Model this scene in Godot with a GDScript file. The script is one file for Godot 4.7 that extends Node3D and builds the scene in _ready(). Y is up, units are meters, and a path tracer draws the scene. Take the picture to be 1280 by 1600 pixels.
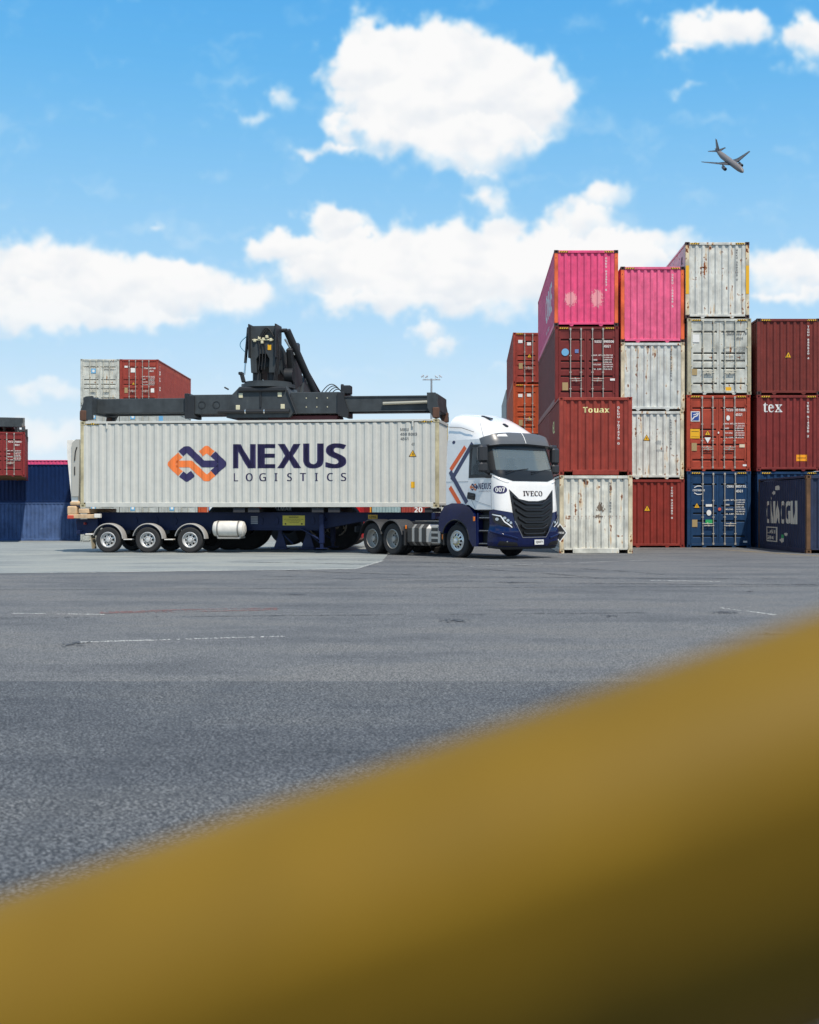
extends Node3D
# A container yard: semi-trailer with a long container, tractor unit, reach stacker, stacked containers.

const FOCAL := 1980.0        # focal length in pixels of the 1600 pixel high photograph
const EYE := 1.52

var rng := RandomNumberGenerator.new()
var mats := {}
var cache := {}
var used_names := {}
var noise_a: PackedByteArray
var noise_b: PackedByteArray
var noise_c: PackedByteArray


# ---------------------------------------------------------------- mesh collecting
class MB:
	var v := PackedVector3Array()
	var n := PackedVector3Array()
	var xf := Transform3D()

	func tri3(a: Vector3, b: Vector3, c: Vector3, na: Vector3, nb: Vector3, nc: Vector3) -> void:
		var flip := xf.basis.determinant() < 0.0
		v.append(xf * a)
		n.append((xf.basis * na).normalized())
		if flip:
			v.append(xf * b)
			n.append((xf.basis * nb).normalized())
		v.append(xf * c)
		n.append((xf.basis * nc).normalized())
		if not flip:
			v.append(xf * b)
			n.append((xf.basis * nb).normalized())

	func tri(a: Vector3, b: Vector3, c: Vector3) -> void:
		var k := (b - a).cross(c - a)
		if k.length_squared() < 1e-16:
			return
		k = k.normalized()
		tri3(a, b, c, k, k, k)

	func quad(a: Vector3, b: Vector3, c: Vector3, d: Vector3) -> void:
		tri(a, b, c)
		tri(a, c, d)

	func box(c: Vector3, s: Vector3, turn := Basis()) -> void:
		var h := s * 0.5
		var p := []
		for i in 8:
			p.append(c + turn * Vector3(h.x if i & 1 else -h.x, h.y if i & 2 else -h.y, h.z if i & 4 else -h.z))
		quad(p[4], p[5], p[7], p[6])
		quad(p[1], p[0], p[2], p[3])
		quad(p[5], p[1], p[3], p[7])
		quad(p[0], p[4], p[6], p[2])
		quad(p[6], p[7], p[3], p[2])
		quad(p[0], p[1], p[5], p[4])

	# box from corner to corner
	func bb(a: Vector3, b: Vector3) -> void:
		box((a + b) * 0.5, (b - a).abs())

	# box with chamfered edges
	func cbox(c: Vector3, s: Vector3, k: float, turn := Basis()) -> void:
		var h := s * 0.5
		for ax in 3:
			for sg in [-1.0, 1.0]:
				var u := (ax + 1) % 3
				var w := (ax + 2) % 3
				var q := []
				for e in [[-1, -1], [1, -1], [1, 1], [-1, 1]]:
					var p := Vector3()
					p[ax] = h[ax] * sg
					p[u] = (h[u] - k) * e[0]
					p[w] = (h[w] - k) * e[1]
					q.append(c + turn * p)
				if sg > 0:
					quad(q[0], q[1], q[2], q[3])
				else:
					quad(q[3], q[2], q[1], q[0])
		for ax in 3:
			var u := (ax + 1) % 3
			var w := (ax + 2) % 3
			for su in [-1.0, 1.0]:
				for sw in [-1.0, 1.0]:
					var q := []
					for e in [[-1, 0], [1, 0], [1, 1], [-1, 1]]:
						var p := Vector3()
						p[ax] = (h[ax] - k) * e[0]
						p[u] = (h[u] - (k if e[1] == 1 else 0.0)) * su
						p[w] = (h[w] - (0.0 if e[1] == 1 else k)) * sw
						q.append(c + turn * p)
					if su * sw > 0:
						quad(q[0], q[1], q[2], q[3])
					else:
						quad(q[3], q[2], q[1], q[0])
		for sx in [-1.0, 1.0]:
			for sy in [-1.0, 1.0]:
				for sz in [-1.0, 1.0]:
					var a := c + turn * Vector3(h.x * sx, (h.y - k) * sy, (h.z - k) * sz)
					var b := c + turn * Vector3((h.x - k) * sx, h.y * sy, (h.z - k) * sz)
					var d := c + turn * Vector3((h.x - k) * sx, (h.y - k) * sy, h.z * sz)
					if sx * sy * sz > 0:
						tri(a, b, d)
					else:
						tri(a, d, b)

	func tube(p0: Vector3, p1: Vector3, r0: float, r1 := -1.0, seg := 12, caps := true) -> void:
		if r1 < 0.0:
			r1 = r0
		var ax := (p1 - p0).normalized()
		var e1 := ax.cross(Vector3.UP if absf(ax.y) < 0.9 else Vector3.RIGHT).normalized()
		var e2 := ax.cross(e1)
		for i in seg:
			var a := TAU * i / seg
			var b := TAU * (i + 1) / seg
			var da := e1 * cos(a) + e2 * sin(a)
			var db := e1 * cos(b) + e2 * sin(b)
			tri3(p0 + da * r0, p0 + db * r0, p1 + db * r1, da, db, db)
			tri3(p0 + da * r0, p1 + db * r1, p1 + da * r1, da, db, da)
			if caps:
				tri(p0, p0 + db * r0, p0 + da * r0)
				tri(p1, p1 + da * r1, p1 + db * r1)

	func pipe(pts: Array, r: float, seg := 8) -> void:
		for i in pts.size() - 1:
			tube(pts[i], pts[i + 1], r, r, seg, true)

	# profile of (radius, along) turned about the z axis
	func lathe(prof: Array, seg := 32, at := Vector3.ZERO) -> void:
		for k in prof.size() - 1:
			var p: Vector2 = prof[k]
			var q: Vector2 = prof[k + 1]
			var d := q - p
			if d.length() < 1e-6:
				continue
			var nr := d.y
			var nz := -d.x
			for i in seg:
				var a := TAU * i / seg
				var b := TAU * (i + 1) / seg
				var ra := Vector3(cos(a), sin(a), 0)
				var rb := Vector3(cos(b), sin(b), 0)
				var na := (ra * nr + Vector3(0, 0, nz)).normalized()
				var nb := (rb * nr + Vector3(0, 0, nz)).normalized()
				var z := Vector3(0, 0, 1)
				if p.x > 1e-6:
					tri3(at + ra * p.x + z * p.y, at + rb * p.x + z * p.y, at + rb * q.x + z * q.y, na, nb, nb)
				if q.x > 1e-6:
					tri3(at + ra * p.x + z * p.y, at + rb * q.x + z * q.y, at + ra * q.x + z * q.y, na, nb, na)

	# polygon in the frame o + x*ex + y*ey (ex cross ey points out), pushed back by depth
	func prism(poly: PackedVector2Array, o: Vector3, ex: Vector3, ey: Vector3, depth: float) -> void:
		var nn := ex.cross(ey).normalized()
		if Geometry2D.is_polygon_clockwise(poly):
			poly = poly.duplicate()
			poly.reverse()
		var idx := Geometry2D.triangulate_polygon(poly)
		var f := []
		for p in poly:
			f.append(o + ex * p.x + ey * p.y)
		for i in range(0, idx.size(), 3):
			var a: Vector3 = f[idx[i]]
			var b: Vector3 = f[idx[i + 1]]
			var c: Vector3 = f[idx[i + 2]]
			if (b - a).cross(c - a).dot(nn) < 0:
				var t := b
				b = c
				c = t
			tri(a, b, c)
			tri(a - nn * depth, c - nn * depth, b - nn * depth)
		for i in f.size():
			var a: Vector3 = f[i]
			var b: Vector3 = f[(i + 1) % f.size()]
			quad(a - nn * depth, b - nn * depth, b, a)

	# rings of points joined one to the next, smooth; each ring runs the same way round
	func loft(rings: Array, closed := true, cap := true) -> void:
		var m: int = rings[0].size()
		var last := m if closed else m - 1
		var nr := []
		for k in rings.size():
			var row := PackedVector3Array()
			for i in m:
				var du: Vector3 = rings[k][(i + 1) % m if closed else mini(i + 1, m - 1)] - rings[k][(i - 1 + m) % m if closed else maxi(i - 1, 0)]
				var dv: Vector3 = rings[mini(k + 1, rings.size() - 1)][i] - rings[maxi(k - 1, 0)][i]
				row.append(du.cross(dv).normalized())
			nr.append(row)
		for k in rings.size() - 1:
			for i in last:
				var j := (i + 1) % m
				tri3(rings[k][i], rings[k][j], rings[k + 1][j], nr[k][i], nr[k][j], nr[k + 1][j])
				tri3(rings[k][i], rings[k + 1][j], rings[k + 1][i], nr[k][i], nr[k + 1][j], nr[k + 1][i])
		if cap:
			for e in [0, rings.size() - 1]:
				var mid := Vector3()
				for p in rings[e]:
					mid += p
				mid /= m
				for i in m:
					var j := (i + 1) % m
					if e == 0:
						tri(mid, rings[e][j], rings[e][i])
					else:
						tri(mid, rings[e][i], rings[e][j])

	func mesh() -> ArrayMesh:
		var am := ArrayMesh.new()
		if v.is_empty():
			return am
		var a := []
		a.resize(Mesh.ARRAY_MAX)
		a[Mesh.ARRAY_VERTEX] = v
		a[Mesh.ARRAY_NORMAL] = n
		am.add_surface_from_arrays(Mesh.PRIMITIVE_TRIANGLES, a)
		return am


# ---------------------------------------------------------------- scene helpers
func numbered(called: String) -> String:
	var k: int = used_names.get(called, 0)
	used_names[called] = k + 1
	return called if k == 0 else "%s_%03d" % [called, k]


func thing(called: String, label: String, category: String, at := Vector3.ZERO, turn := 0.0, group := "") -> Node3D:
	var o := Node3D.new()
	o.name = numbered(called)
	add_child(o, true)
	o.position = at
	o.rotation.y = turn
	o.set_meta("label", label)
	o.set_meta("category", category)
	if group != "":
		o.set_meta("group", group)
	return o


func part(parent: Node3D, called: String, what, mat: Material, at := Vector3.ZERO) -> MeshInstance3D:
	var o := MeshInstance3D.new()
	o.name = called
	o.mesh = what.mesh() if what is MB else what
	o.material_override = mat
	o.position = at
	parent.add_child(o, true)
	return o


func structure(called: String, what: MB, mat: Material) -> MeshInstance3D:
	var o := part(self, numbered(called), what, mat)
	o.set_meta("kind", "structure")
	return o


func ramp(keys: Array, x: float) -> float:
	if x <= keys[0].x:
		return keys[0].y
	for i in keys.size() - 1:
		if x <= keys[i + 1].x:
			return lerpf(keys[i].y, keys[i + 1].y, (x - keys[i].x) / (keys[i + 1].x - keys[i].x))
	return keys[-1].y


# the yard falls gently towards the far left
func ground_y(x: float, d: float) -> float:
	return -0.74 * smoothstep(2.0, -10.0, x) * clampf((d - 46.0) / 40.0, 0.0, 1.0)


# ---------------------------------------------------------------- materials
func std(key: String, c: Color, rough := 0.6, metal := 0.0) -> StandardMaterial3D:
	if mats.has(key):
		return mats[key]
	var m := StandardMaterial3D.new()
	m.resource_name = key
	m.albedo_color = c
	m.roughness = rough
	m.metallic = metal
	mats[key] = m
	return m


func rgb(r: int, g: int, b: int) -> Color:
	return Color8(r, g, b)


func make_noise() -> void:
	var f := FastNoiseLite.new()
	f.seed = 11
	f.noise_type = FastNoiseLite.TYPE_SIMPLEX_SMOOTH
	f.fractal_octaves = 4
	f.frequency = 0.045
	noise_a = f.get_seamless_image(256, 256).get_data()
	f.seed = 12
	f.frequency = 0.012
	noise_b = f.get_seamless_image(256, 256).get_data()
	f.seed = 13
	f.frequency = 0.05
	var im := f.get_seamless_image(256, 24)
	im.resize(256, 256, Image.INTERPOLATE_CUBIC)
	noise_c = im.get_data()


# weathered container paint: blotches of fading, grime runs, chalking and flecks of rust
func paint(key: String, c: Color, rust := 0.1, grime := 0.2, rough := 0.55, shift := 0.0) -> StandardMaterial3D:
	if mats.has(key):
		return mats[key]
	var out := PackedByteArray()
	out.resize(256 * 256 * 3)
	var ru := Color8(112, 62, 34)
	var ru2 := Color8(176, 128, 74)
	var ox := int(shift * 977.0) % 256
	var oy := int(shift * 641.0) % 256
	for y in 256:
		for x in 256:
			var i := ((y + oy) & 255) * 256 + ((x + ox) & 255)
			var a := noise_a[i] / 255.0
			var b := noise_b[i] / 255.0
			var s := noise_c[((x + ox) & 255) + y * 256] / 255.0
			var k := 1.0 + (b - 0.5) * 0.22 * grime * 3.0 + (a - 0.5) * minf(0.12, grime * 0.6) + (s - 0.5) * 0.35 * grime
			var col := Color(c.r * k, c.g * k, c.b * k)
			var r := smoothstep(0.0, 0.07, (a * 0.50 + b * 0.30 + s * 0.42) - (1.06 - 0.36 * rust))
			var run := smoothstep(0.0, 0.20, (s * 0.78 + b * 0.40 + a * 0.08) - (1.06 - 0.42 * rust))
			col = col.lerp(ru2, run * 0.55)
			col = col.lerp(ru, r)
			var o := (y * 256 + x) * 3
			out[o] = clampi(int(col.r * 255.0), 0, 255)
			out[o + 1] = clampi(int(col.g * 255.0), 0, 255)
			out[o + 2] = clampi(int(col.b * 255.0), 0, 255)
	var m := std(key, Color.WHITE, rough)
	m.albedo_texture = ImageTexture.create_from_image(Image.create_from_data(256, 256, false, Image.FORMAT_RGB8, out))
	m.metallic_specular = 0.35
	m.uv1_triplanar = true
	m.uv1_scale = Vector3.ONE / 3.1
	m.uv1_offset = Vector3(shift, shift * 0.37, shift * 0.71)
	return m


# ---------------------------------------------------------------- print and patches
var fonts := {}

func font(kind: String) -> Font:
	if not fonts.has(kind):
		var f := SystemFont.new()
		f.font_names = PackedStringArray(["Droid Serif"]) if kind.begins_with("serif") else PackedStringArray(["Droid Sans"])
		f.font_weight = 700 if kind.ends_with("bold") else 400
		fonts[kind] = f
	return fonts[kind]


# triangles of a line of lettering: height is the height of its capitals; width 0 keeps the font's own
func text_tris(text: String, kind: String, height: float, width := 0.0, centred := false) -> PackedVector2Array:
	var key := "t|%s|%s" % [text, kind]
	if not cache.has(key):
		var tm := TextMesh.new()
		tm.font = font(kind)
		tm.font_size = 48
		tm.pixel_size = 0.01
		tm.depth = 0.02
		tm.curve_step = 2.0
		tm.text = text
		var ar := tm.get_mesh_arrays()
		var vs: PackedVector3Array = ar[Mesh.ARRAY_VERTEX]
		var ns: PackedVector3Array = ar[Mesh.ARRAY_NORMAL]
		var ix: PackedInt32Array = ar[Mesh.ARRAY_INDEX] if ar[Mesh.ARRAY_INDEX] != null else PackedInt32Array(range(vs.size()))
		var got := PackedVector2Array()
		for i in range(0, ix.size(), 3):
			if ns[ix[i]].z > 0.9:
				for j in 3:
					got.append(Vector2(vs[ix[i + j]].x, vs[ix[i + j]].y))
		cache[key] = got
	var src: PackedVector2Array = cache[key]
	var lo := Vector2(1e9, 1e9)
	var hi := -lo
	for p in src:
		lo = lo.min(p)
		hi = hi.max(p)
	var k := height / maxf(hi.y - lo.y, 1e-6)
	var kx := k if width <= 0.0 else width / maxf(hi.x - lo.x, 1e-6)
	var out := PackedVector2Array()
	for p in src:
		out.append(Vector2((p.x - lo.x) * kx, (p.y - lo.y) * k))
	if centred:
		for i in out.size():
			out[i].x -= (hi.x - lo.x) * kx * 0.5
	return out


func moved(t: PackedVector2Array, by: Vector2, k := 1.0) -> PackedVector2Array:
	var out := PackedVector2Array()
	for p in t:
		out.append(p * k + by)
	return out


func poly_tris(poly: PackedVector2Array) -> PackedVector2Array:
	var out := PackedVector2Array()
	for i in Geometry2D.triangulate_polygon(poly):
		out.append(poly[i])
	return out


func stroke(pts: Array, width: float, join := Geometry2D.JOIN_ROUND, end := Geometry2D.END_BUTT) -> PackedVector2Array:
	var out := PackedVector2Array()
	# scaled up: the offsetting works on whole steps
	var big := PackedVector2Array()
	for p in pts:
		big.append(p * 100.0)
	for poly in Geometry2D.offset_polyline(big, width * 50.0, join, end):
		if not Geometry2D.is_polygon_clockwise(poly):
			for p in poly_tris(poly):
				out.append(p / 100.0)
	return out


func rect(x0: float, y0: float, x1: float, y1: float) -> PackedVector2Array:
	return PackedVector2Array([Vector2(x0, y0), Vector2(x1, y0), Vector2(x1, y1), Vector2(x0, y0), Vector2(x1, y1), Vector2(x0, y1)])


func disc(c: Vector2, r: Vector2, seg := 24) -> PackedVector2Array:
	var out := PackedVector2Array()
	for i in seg:
		out.append(c)
		out.append(c + Vector2(cos(TAU * i / seg), sin(TAU * i / seg)) * r)
		out.append(c + Vector2(cos(TAU * (i + 1) / seg), sin(TAU * (i + 1) / seg)) * r)
	return out


# an irregular worn spot
func splat(c: Vector2, r: Vector2, sd: int) -> PackedVector2Array:
	var q := RandomNumberGenerator.new()
	q.seed = sd
	var poly := PackedVector2Array()
	for i in 20:
		poly.append(c + Vector2(cos(TAU * i / 20), sin(TAU * i / 20)) * r * q.randf_range(0.72, 1.1))
	return poly_tris(poly)


func clip_half(poly: PackedVector2Array, ax: int, at: float, above: bool) -> PackedVector2Array:
	var out := PackedVector2Array()
	for i in poly.size():
		var p := poly[i]
		var q := poly[(i + 1) % poly.size()]
		var dp := (p[ax] - at) * (1.0 if above else -1.0)
		var dq := (q[ax] - at) * (1.0 if above else -1.0)
		if dp >= 0.0:
			out.append(p)
		if (dp > 0.0 and dq < 0.0) or (dp < 0.0 and dq > 0.0):
			out.append(p.lerp(q, dp / (dp - dq)))
	return out


# lays triangles on a surface fn(u, v); us and vs are the lines it bends along
func lay(mb: MB, tris: PackedVector2Array, us: PackedFloat32Array, vs: PackedFloat32Array, fn: Callable, smooth := false) -> void:
	for t in range(0, tris.size(), 3):
		var base := PackedVector2Array([tris[t], tris[t + 1], tris[t + 2]])
		if (base[1] - base[0]).cross(base[2] - base[0]) < 0.0:
			base.reverse()
		var u0 := minf(base[0].x, minf(base[1].x, base[2].x))
		var u1 := maxf(base[0].x, maxf(base[1].x, base[2].x))
		var cuts := [base]
		for ax in 2:
			var lines := us if ax == 0 else vs
			if lines.is_empty():
				continue
			var next := []
			for poly in cuts:
				var lo := 1e9
				var hi := -1e9
				for p in poly:
					lo = minf(lo, p[ax])
					hi = maxf(hi, p[ax])
				var i0 := maxi(lines.bsearch(lo) - 1, -1)
				var i1 := mini(lines.bsearch(hi), lines.size())
				for i in range(i0, i1 + 1):
					var a := lines[i] if i >= 0 and i < lines.size() else (-1e9 if i < 0 else 1e9)
					var b := lines[i + 1] if i + 1 < lines.size() else 1e9
					if b <= lo or a >= hi:
						continue
					var c: PackedVector2Array = poly
					if a > lo:
						c = clip_half(c, ax, a, true)
					if b < hi and c.size() > 2:
						c = clip_half(c, ax, b, false)
					if c.size() > 2:
						next.append(c)
			cuts = next
		for poly in cuts:
			var ps := PackedVector3Array()
			var ns := PackedVector3Array()
			for p in poly:
				var o: Vector3 = fn.call(p.x, p.y)
				ps.append(o)
				if smooth:
					var e := 0.004
					var du: Vector3 = fn.call(p.x + e, p.y) - fn.call(p.x - e, p.y)
					var dv: Vector3 = fn.call(p.x, p.y + e) - fn.call(p.x, p.y - e)
					ns.append(du.cross(dv).normalized())
			for i in range(1, ps.size() - 1):
				if smooth:
					mb.tri3(ps[0], ps[i], ps[i + 1], ns[0], ns[i], ns[i + 1])
				else:
					mb.tri(ps[0], ps[i], ps[i + 1])


# ---------------------------------------------------------------- containers
const CW := 2.438

# lines and depths of a trapezoid corrugation over a length
func corrugation(from: float, length: float, waves: float, depth: float) -> Dictionary:
	var us := PackedFloat32Array([from])
	var ds := PackedFloat32Array([0.0])
	var p := length / waves
	var x := from
	var k := 0
	while true:
		for step in [[0.30, 0.0], [0.19, -depth], [0.32, -depth], [0.19, 0.0]]:
			x += p * step[0]
			if x >= from + length - 1e-4:
				us.append(from + length)
				ds.append(0.0)
				return {"us": us, "ds": ds}
			us.append(x)
			ds.append(step[1])
		k += 1
	return {}


func depth_at(c: Dictionary, u: float) -> float:
	var us: PackedFloat32Array = c.us
	var ds: PackedFloat32Array = c.ds
	if us.is_empty() or u <= us[0] or u >= us[-1]:
		return 0.0
	var i := us.bsearch(u)
	if us[i] == us[i - 1]:
		return ds[i]
	return lerpf(ds[i - 1], ds[i], (u - us[i - 1]) / (us[i] - us[i - 1]))


func face(o: Vector3, u: Vector3, v: Vector3, c := {}, inset := 0.0) -> Dictionary:
	return {"o": o, "u": u, "v": v, "n": u.cross(v), "us": c.get("us", PackedFloat32Array()), "ds": c.get("ds", PackedFloat32Array()), "inset": inset}


func on_face(f: Dictionary, u: float, v: float, off: float) -> Vector3:
	return f.o + f.u * u + f.v * v + f.n * (depth_at(f, u) - f.inset + off)


# print that follows the corrugation of a face
func print_on(parent: Node3D, called: String, f: Dictionary, tris: PackedVector2Array, mat: Material, off := 0.005) -> MeshInstance3D:
	var mb := MB.new()
	lay(mb, tris, f.us, PackedFloat32Array(), func(u, v): return on_face(f, u, v, off))
	var o := part(parent, called, mb, mat)
	if called in ["scuff_mark", "bleached_spot", "rust_scar"]:
		o.set_meta("kind", "stuff")
	return o


# characters one under another, as on container ends
func column_text(text: String, u: float, top: float, h: float, gap: float, width: float) -> PackedVector2Array:
	var out := PackedVector2Array()
	var v := top
	for ch in text:
		if ch != " ":
			out.append_array(moved(text_tris(ch, "sans_bold", h, width * (0.35 if ch == "1" or ch == "I" else 1.0) * 1.25, true), Vector2(u, v - h)))
		v -= (h + gap) * (0.7 if ch == " " else 1.0)
	return out


func corr_mesh(length: float, waves: float, depth: float, height: float) -> MB:
	var c := corrugation(0.0, length, waves, depth)
	var mb := MB.new()
	for i in c.us.size() - 1:
		var a := Vector3(c.us[i], 0, c.ds[i])
		var b := Vector3(c.us[i + 1], 0, c.ds[i + 1])
		var up := Vector3(0, height, 0)
		mb.quad(a, b, b + up, a + up)
	return mb


func casting_mesh(sx: float, sz: float) -> ArrayMesh:
	var key := "casting%d%d" % [int(sx), int(sz)]
	if cache.has(key):
		return cache[key]
	var mb := MB.new()
	mb.xf = Transform3D(Basis.from_scale(Vector3(sx, 1, sz)), Vector3.ZERO)
	# a block of 178 x 118 x 162 mm whose outer corner is the origin; slots in its outer end and side
	var l := 0.178
	var h := 0.118
	var w := 0.162
	var t := 0.045
	mb.bb(Vector3(-l, 0.002, -w), Vector3(-t, h - 0.002, -t))
	mb.bb(Vector3(-t, 0, -w), Vector3(0, 0.026, 0))
	mb.bb(Vector3(-t, h - 0.026, -w), Vector3(0, h, 0))
	mb.bb(Vector3(-t, 0.026, -w), Vector3(0, h - 0.026, -w + 0.045))
	mb.bb(Vector3(-t, 0.026, -0.042), Vector3(0, h - 0.026, 0))
	mb.bb(Vector3(-l, 0, -t), Vector3(-t, 0.026, 0))
	mb.bb(Vector3(-l, h - 0.026, -t), Vector3(-t, h, 0))
	mb.bb(Vector3(-l, 0.026, -t), Vector3(-l + 0.045, h - 0.026, 0))
	cache[key] = mb.mesh()
	return cache[key]


func stripe_meshes(flip: bool) -> Array:
	var key := "hazard%s" % flip
	if not cache.has(key):
		var y := MB.new()
		y.bb(Vector3(0, 0, 0), Vector3(0.34, 0.055, 0.006))
		var k := MB.new()
		for i in 4:
			var x := 0.03 + i * 0.085
			var s := 0.03 if not flip else -0.03
			k.prism(PackedVector2Array([Vector2(x, 0.002), Vector2(x + 0.035, 0.002), Vector2(x + 0.035 + s, 0.053), Vector2(x + s, 0.053)]), Vector3(0, 0, 0.009), Vector3.RIGHT, Vector3.UP, 0.004)
		cache[key] = [y.mesh(), k.mesh()]
	return cache[key]


func door_leaf_mesh(w: float, h: float) -> ArrayMesh:
	var key := "leaf%.2f" % h
	if cache.has(key):
		return cache[key]
	var mb := MB.new()
	mb.bb(Vector3(0, 0, -0.05), Vector3(0.075, h, 0))
	mb.bb(Vector3(w - 0.075, 0, -0.05), Vector3(w, h, 0))
	mb.bb(Vector3(0.075, 0, -0.05), Vector3(w - 0.075, 0.07, -0.002))
	mb.bb(Vector3(0.075, h - 0.07, -0.05), Vector3(w - 0.075, h, -0.002))
	# pressed panel: bands that stand back from the plane of the frame
	var prof := [Vector2(0.07, -0.012)]
	for f in [0.10, 0.32, 0.43, 0.54, 0.85]:
		var y: float = h * f
		var b := 0.05
		prof.append_array([Vector2(y - b, -0.012), Vector2(y - b + 0.03, -0.046), Vector2(y + b - 0.03, -0.046), Vector2(y + b, -0.012)])
	prof.append(Vector2(h - 0.07, -0.012))
	for i in prof.size() - 1:
		var p: Vector2 = prof[i]
		var q: Vector2 = prof[i + 1]
		mb.quad(Vector3(0.075, p.x, p.y), Vector3(w - 0.075, p.x, p.y), Vector3(w - 0.075, q.x, q.y), Vector3(0.075, q.x, q.y))
	cache[key] = mb.mesh()
	return cache[key]


# local x runs along the box; its +x end faces the viewer of a stack, +z is its side
func container(label: String, group: String, at: Vector3, turn: float, L: float, H: float, wall: Material, post: Material, end_kind: String, opts := {}) -> Dictionary:
	var t := thing("shipping_container", label, "shipping container", at, turn, group)
	var hw := CW * 0.5
	var hl := L * 0.5
	var pw := 0.15
	var dark: Material = std("floor_boards", rgb(118, 92, 66), 0.9)
	var plain: bool = opts.get("plain", false)
	var rail: Material = opts.get("rail", wall)
	var side_waves := roundf((L - 0.3) / 0.278) + 0.45
	# posts and rails
	var key := "frame|%.2f|%.2f" % [L, H]
	if not cache.has(key):
		var po := MB.new()
		po.cbox(Vector3(0, (H - 0.236) * 0.5 + 0.118, 0), Vector3(0.12, H - 0.236, pw - 0.01), 0.012)
		var tr := MB.new()
		tr.cbox(Vector3.ZERO, Vector3(L - 0.36, 0.075, 0.07), 0.008)
		var br := MB.new()
		br.cbox(Vector3.ZERO, Vector3(L - 0.36, 0.15, 0.06), 0.008)
		var hd := MB.new()
		hd.cbox(Vector3.ZERO, Vector3(0.07, 0.10, CW - 0.33), 0.008)
		var sl := MB.new()
		sl.cbox(Vector3(0, 0.105, 0), Vector3(0.07, 0.085, CW - 0.33), 0.008)
		for s in [-1.0, 1.0]:
			sl.prism(PackedVector2Array([Vector2(-0.09, 0.062), Vector2(0.09, 0.062), Vector2(0.04, 0.0), Vector2(-0.04, 0.0)]), Vector3(0.03, 0, s * 0.56), Vector3(0, 0, -1), Vector3.UP, 0.05)
		var sk := MB.new()
		sk.cbox(Vector3(0, 0.085, 0), Vector3(0.07, 0.165, CW - 0.9), 0.008)
		for s in [-1.0, 1.0]:
			sk.bb(Vector3(-0.035, 0.118, s * (hw - 0.17)), Vector3(0.03, 0.16, s * (hw - 0.44)))
		var rf := MB.new()
		rf.bb(Vector3(-hl + 0.12, H - 0.05, -hw + 0.05), Vector3(hl - 0.12, H - 0.025, hw - 0.05))
		for i in int((L - 0.6) / 0.42):
			rf.bb(Vector3(-hl + 0.3 + i * 0.42, H - 0.025, -hw + 0.1), Vector3(-hl + 0.42 + i * 0.42, H - 0.006, hw - 0.1))
		var fl := MB.new()
		fl.bb(Vector3(-hl + 0.12, 0.10, -hw + 0.07), Vector3(hl - 0.12, 0.16, hw - 0.07))
		for i in int((L - 0.8) / 0.6):
			fl.bb(Vector3(-hl + 0.5 + i * 0.6, 0.02, -hw + 0.075), Vector3(-hl + 0.56 + i * 0.6, 0.10, hw - 0.075))
		cache[key] = [po.mesh(), tr.mesh(), br.mesh(), hd.mesh(), sl.mesh(), rf.mesh(), fl.mesh(), sk.mesh()]
		cache["side|%.2f|%.2f" % [L, H]] = corr_mesh(L - 0.24, side_waves, 0.036, H - 0.27).mesh()
		cache["end|%.2f" % H] = corr_mesh(CW - 2 * pw, 8.45, 0.045, H - 0.26).mesh()
	var fr: Array = cache[key]
	for sx in [-1.0, 1.0]:
		for sz in [-1.0, 1.0]:
			part(t, "corner_post", fr[0], post, Vector3(sx * (hl - 0.062), 0, sz * (hw - 0.075)))
			for y in [0.0, H - 0.118]:
				part(t, "corner_casting", casting_mesh(sx, sz), opts.get("casting", post), Vector3(sx * hl, y, sz * hw))
	for sz in [-1.0, 1.0]:
		part(t, "top_rail", fr[1], rail, Vector3(0, H - 0.045, sz * (hw - 0.037)))
		part(t, "bottom_rail", fr[2], rail, Vector3(0, 0.085, sz * (hw - 0.034)))
	for sx in [-1.0, 1.0]:
		part(t, "end_header", fr[3], rail, Vector3(sx * (hl - 0.037), H - 0.06, 0))
		var sill := part(t, "end_sill", fr[7] if opts.get("solid_sill", false) else fr[4], rail, Vector3(sx * (hl - 0.037), 0, 0))
		if sx < 0:
			sill.rotation.y = PI
	part(t, "roof", fr[5], wall)
	part(t, "floor", fr[6], dark)
	var sm: ArrayMesh = cache["side|%.2f|%.2f" % [L, H]]
	part(t, "side_wall", sm, wall, Vector3(-hl + 0.12, 0.16, hw - 0.012))
	part(t, "side_wall", sm, wall, Vector3(hl - 0.12, 0.16, -hw + 0.012)).rotation.y = PI
	var em: ArrayMesh = cache["end|%.2f" % H]
	part(t, "end_wall", em, wall, Vector3(-hl + 0.02, 0.15, -hw + pw)).rotation.y = -PI * 0.5
	var fe: Dictionary
	if end_kind == "corr":
		part(t, "end_wall", em, wall, Vector3(hl - 0.02, 0.15, hw - pw)).rotation.y = PI * 0.5
		fe = face(Vector3(hl, 0, hw), Vector3(0, 0, -1), Vector3.UP, corrugation(pw, CW - 2 * pw, 8.45, 0.045), 0.02)
	else:
		fe = face(Vector3(hl, 0, hw), Vector3(0, 0, -1), Vector3.UP, {}, 0.03)
		var lh := H - 0.27
		var lw := (CW - 2 * pw) * 0.5 - 0.012
		var rod_mat: Material = opts.get("rod", std("galvanised", rgb(176, 172, 162), 0.5, 0.4))
		var gasket: Material = std("gasket", rgb(30, 30, 30), 0.9)
		var gm := MB.new()
		gm.bb(Vector3(hl - 0.09, 0.15, -hw + pw), Vector3(hl - 0.075, H - 0.11, hw - pw))
		part(t, "door_seal", gm, gasket)
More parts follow.
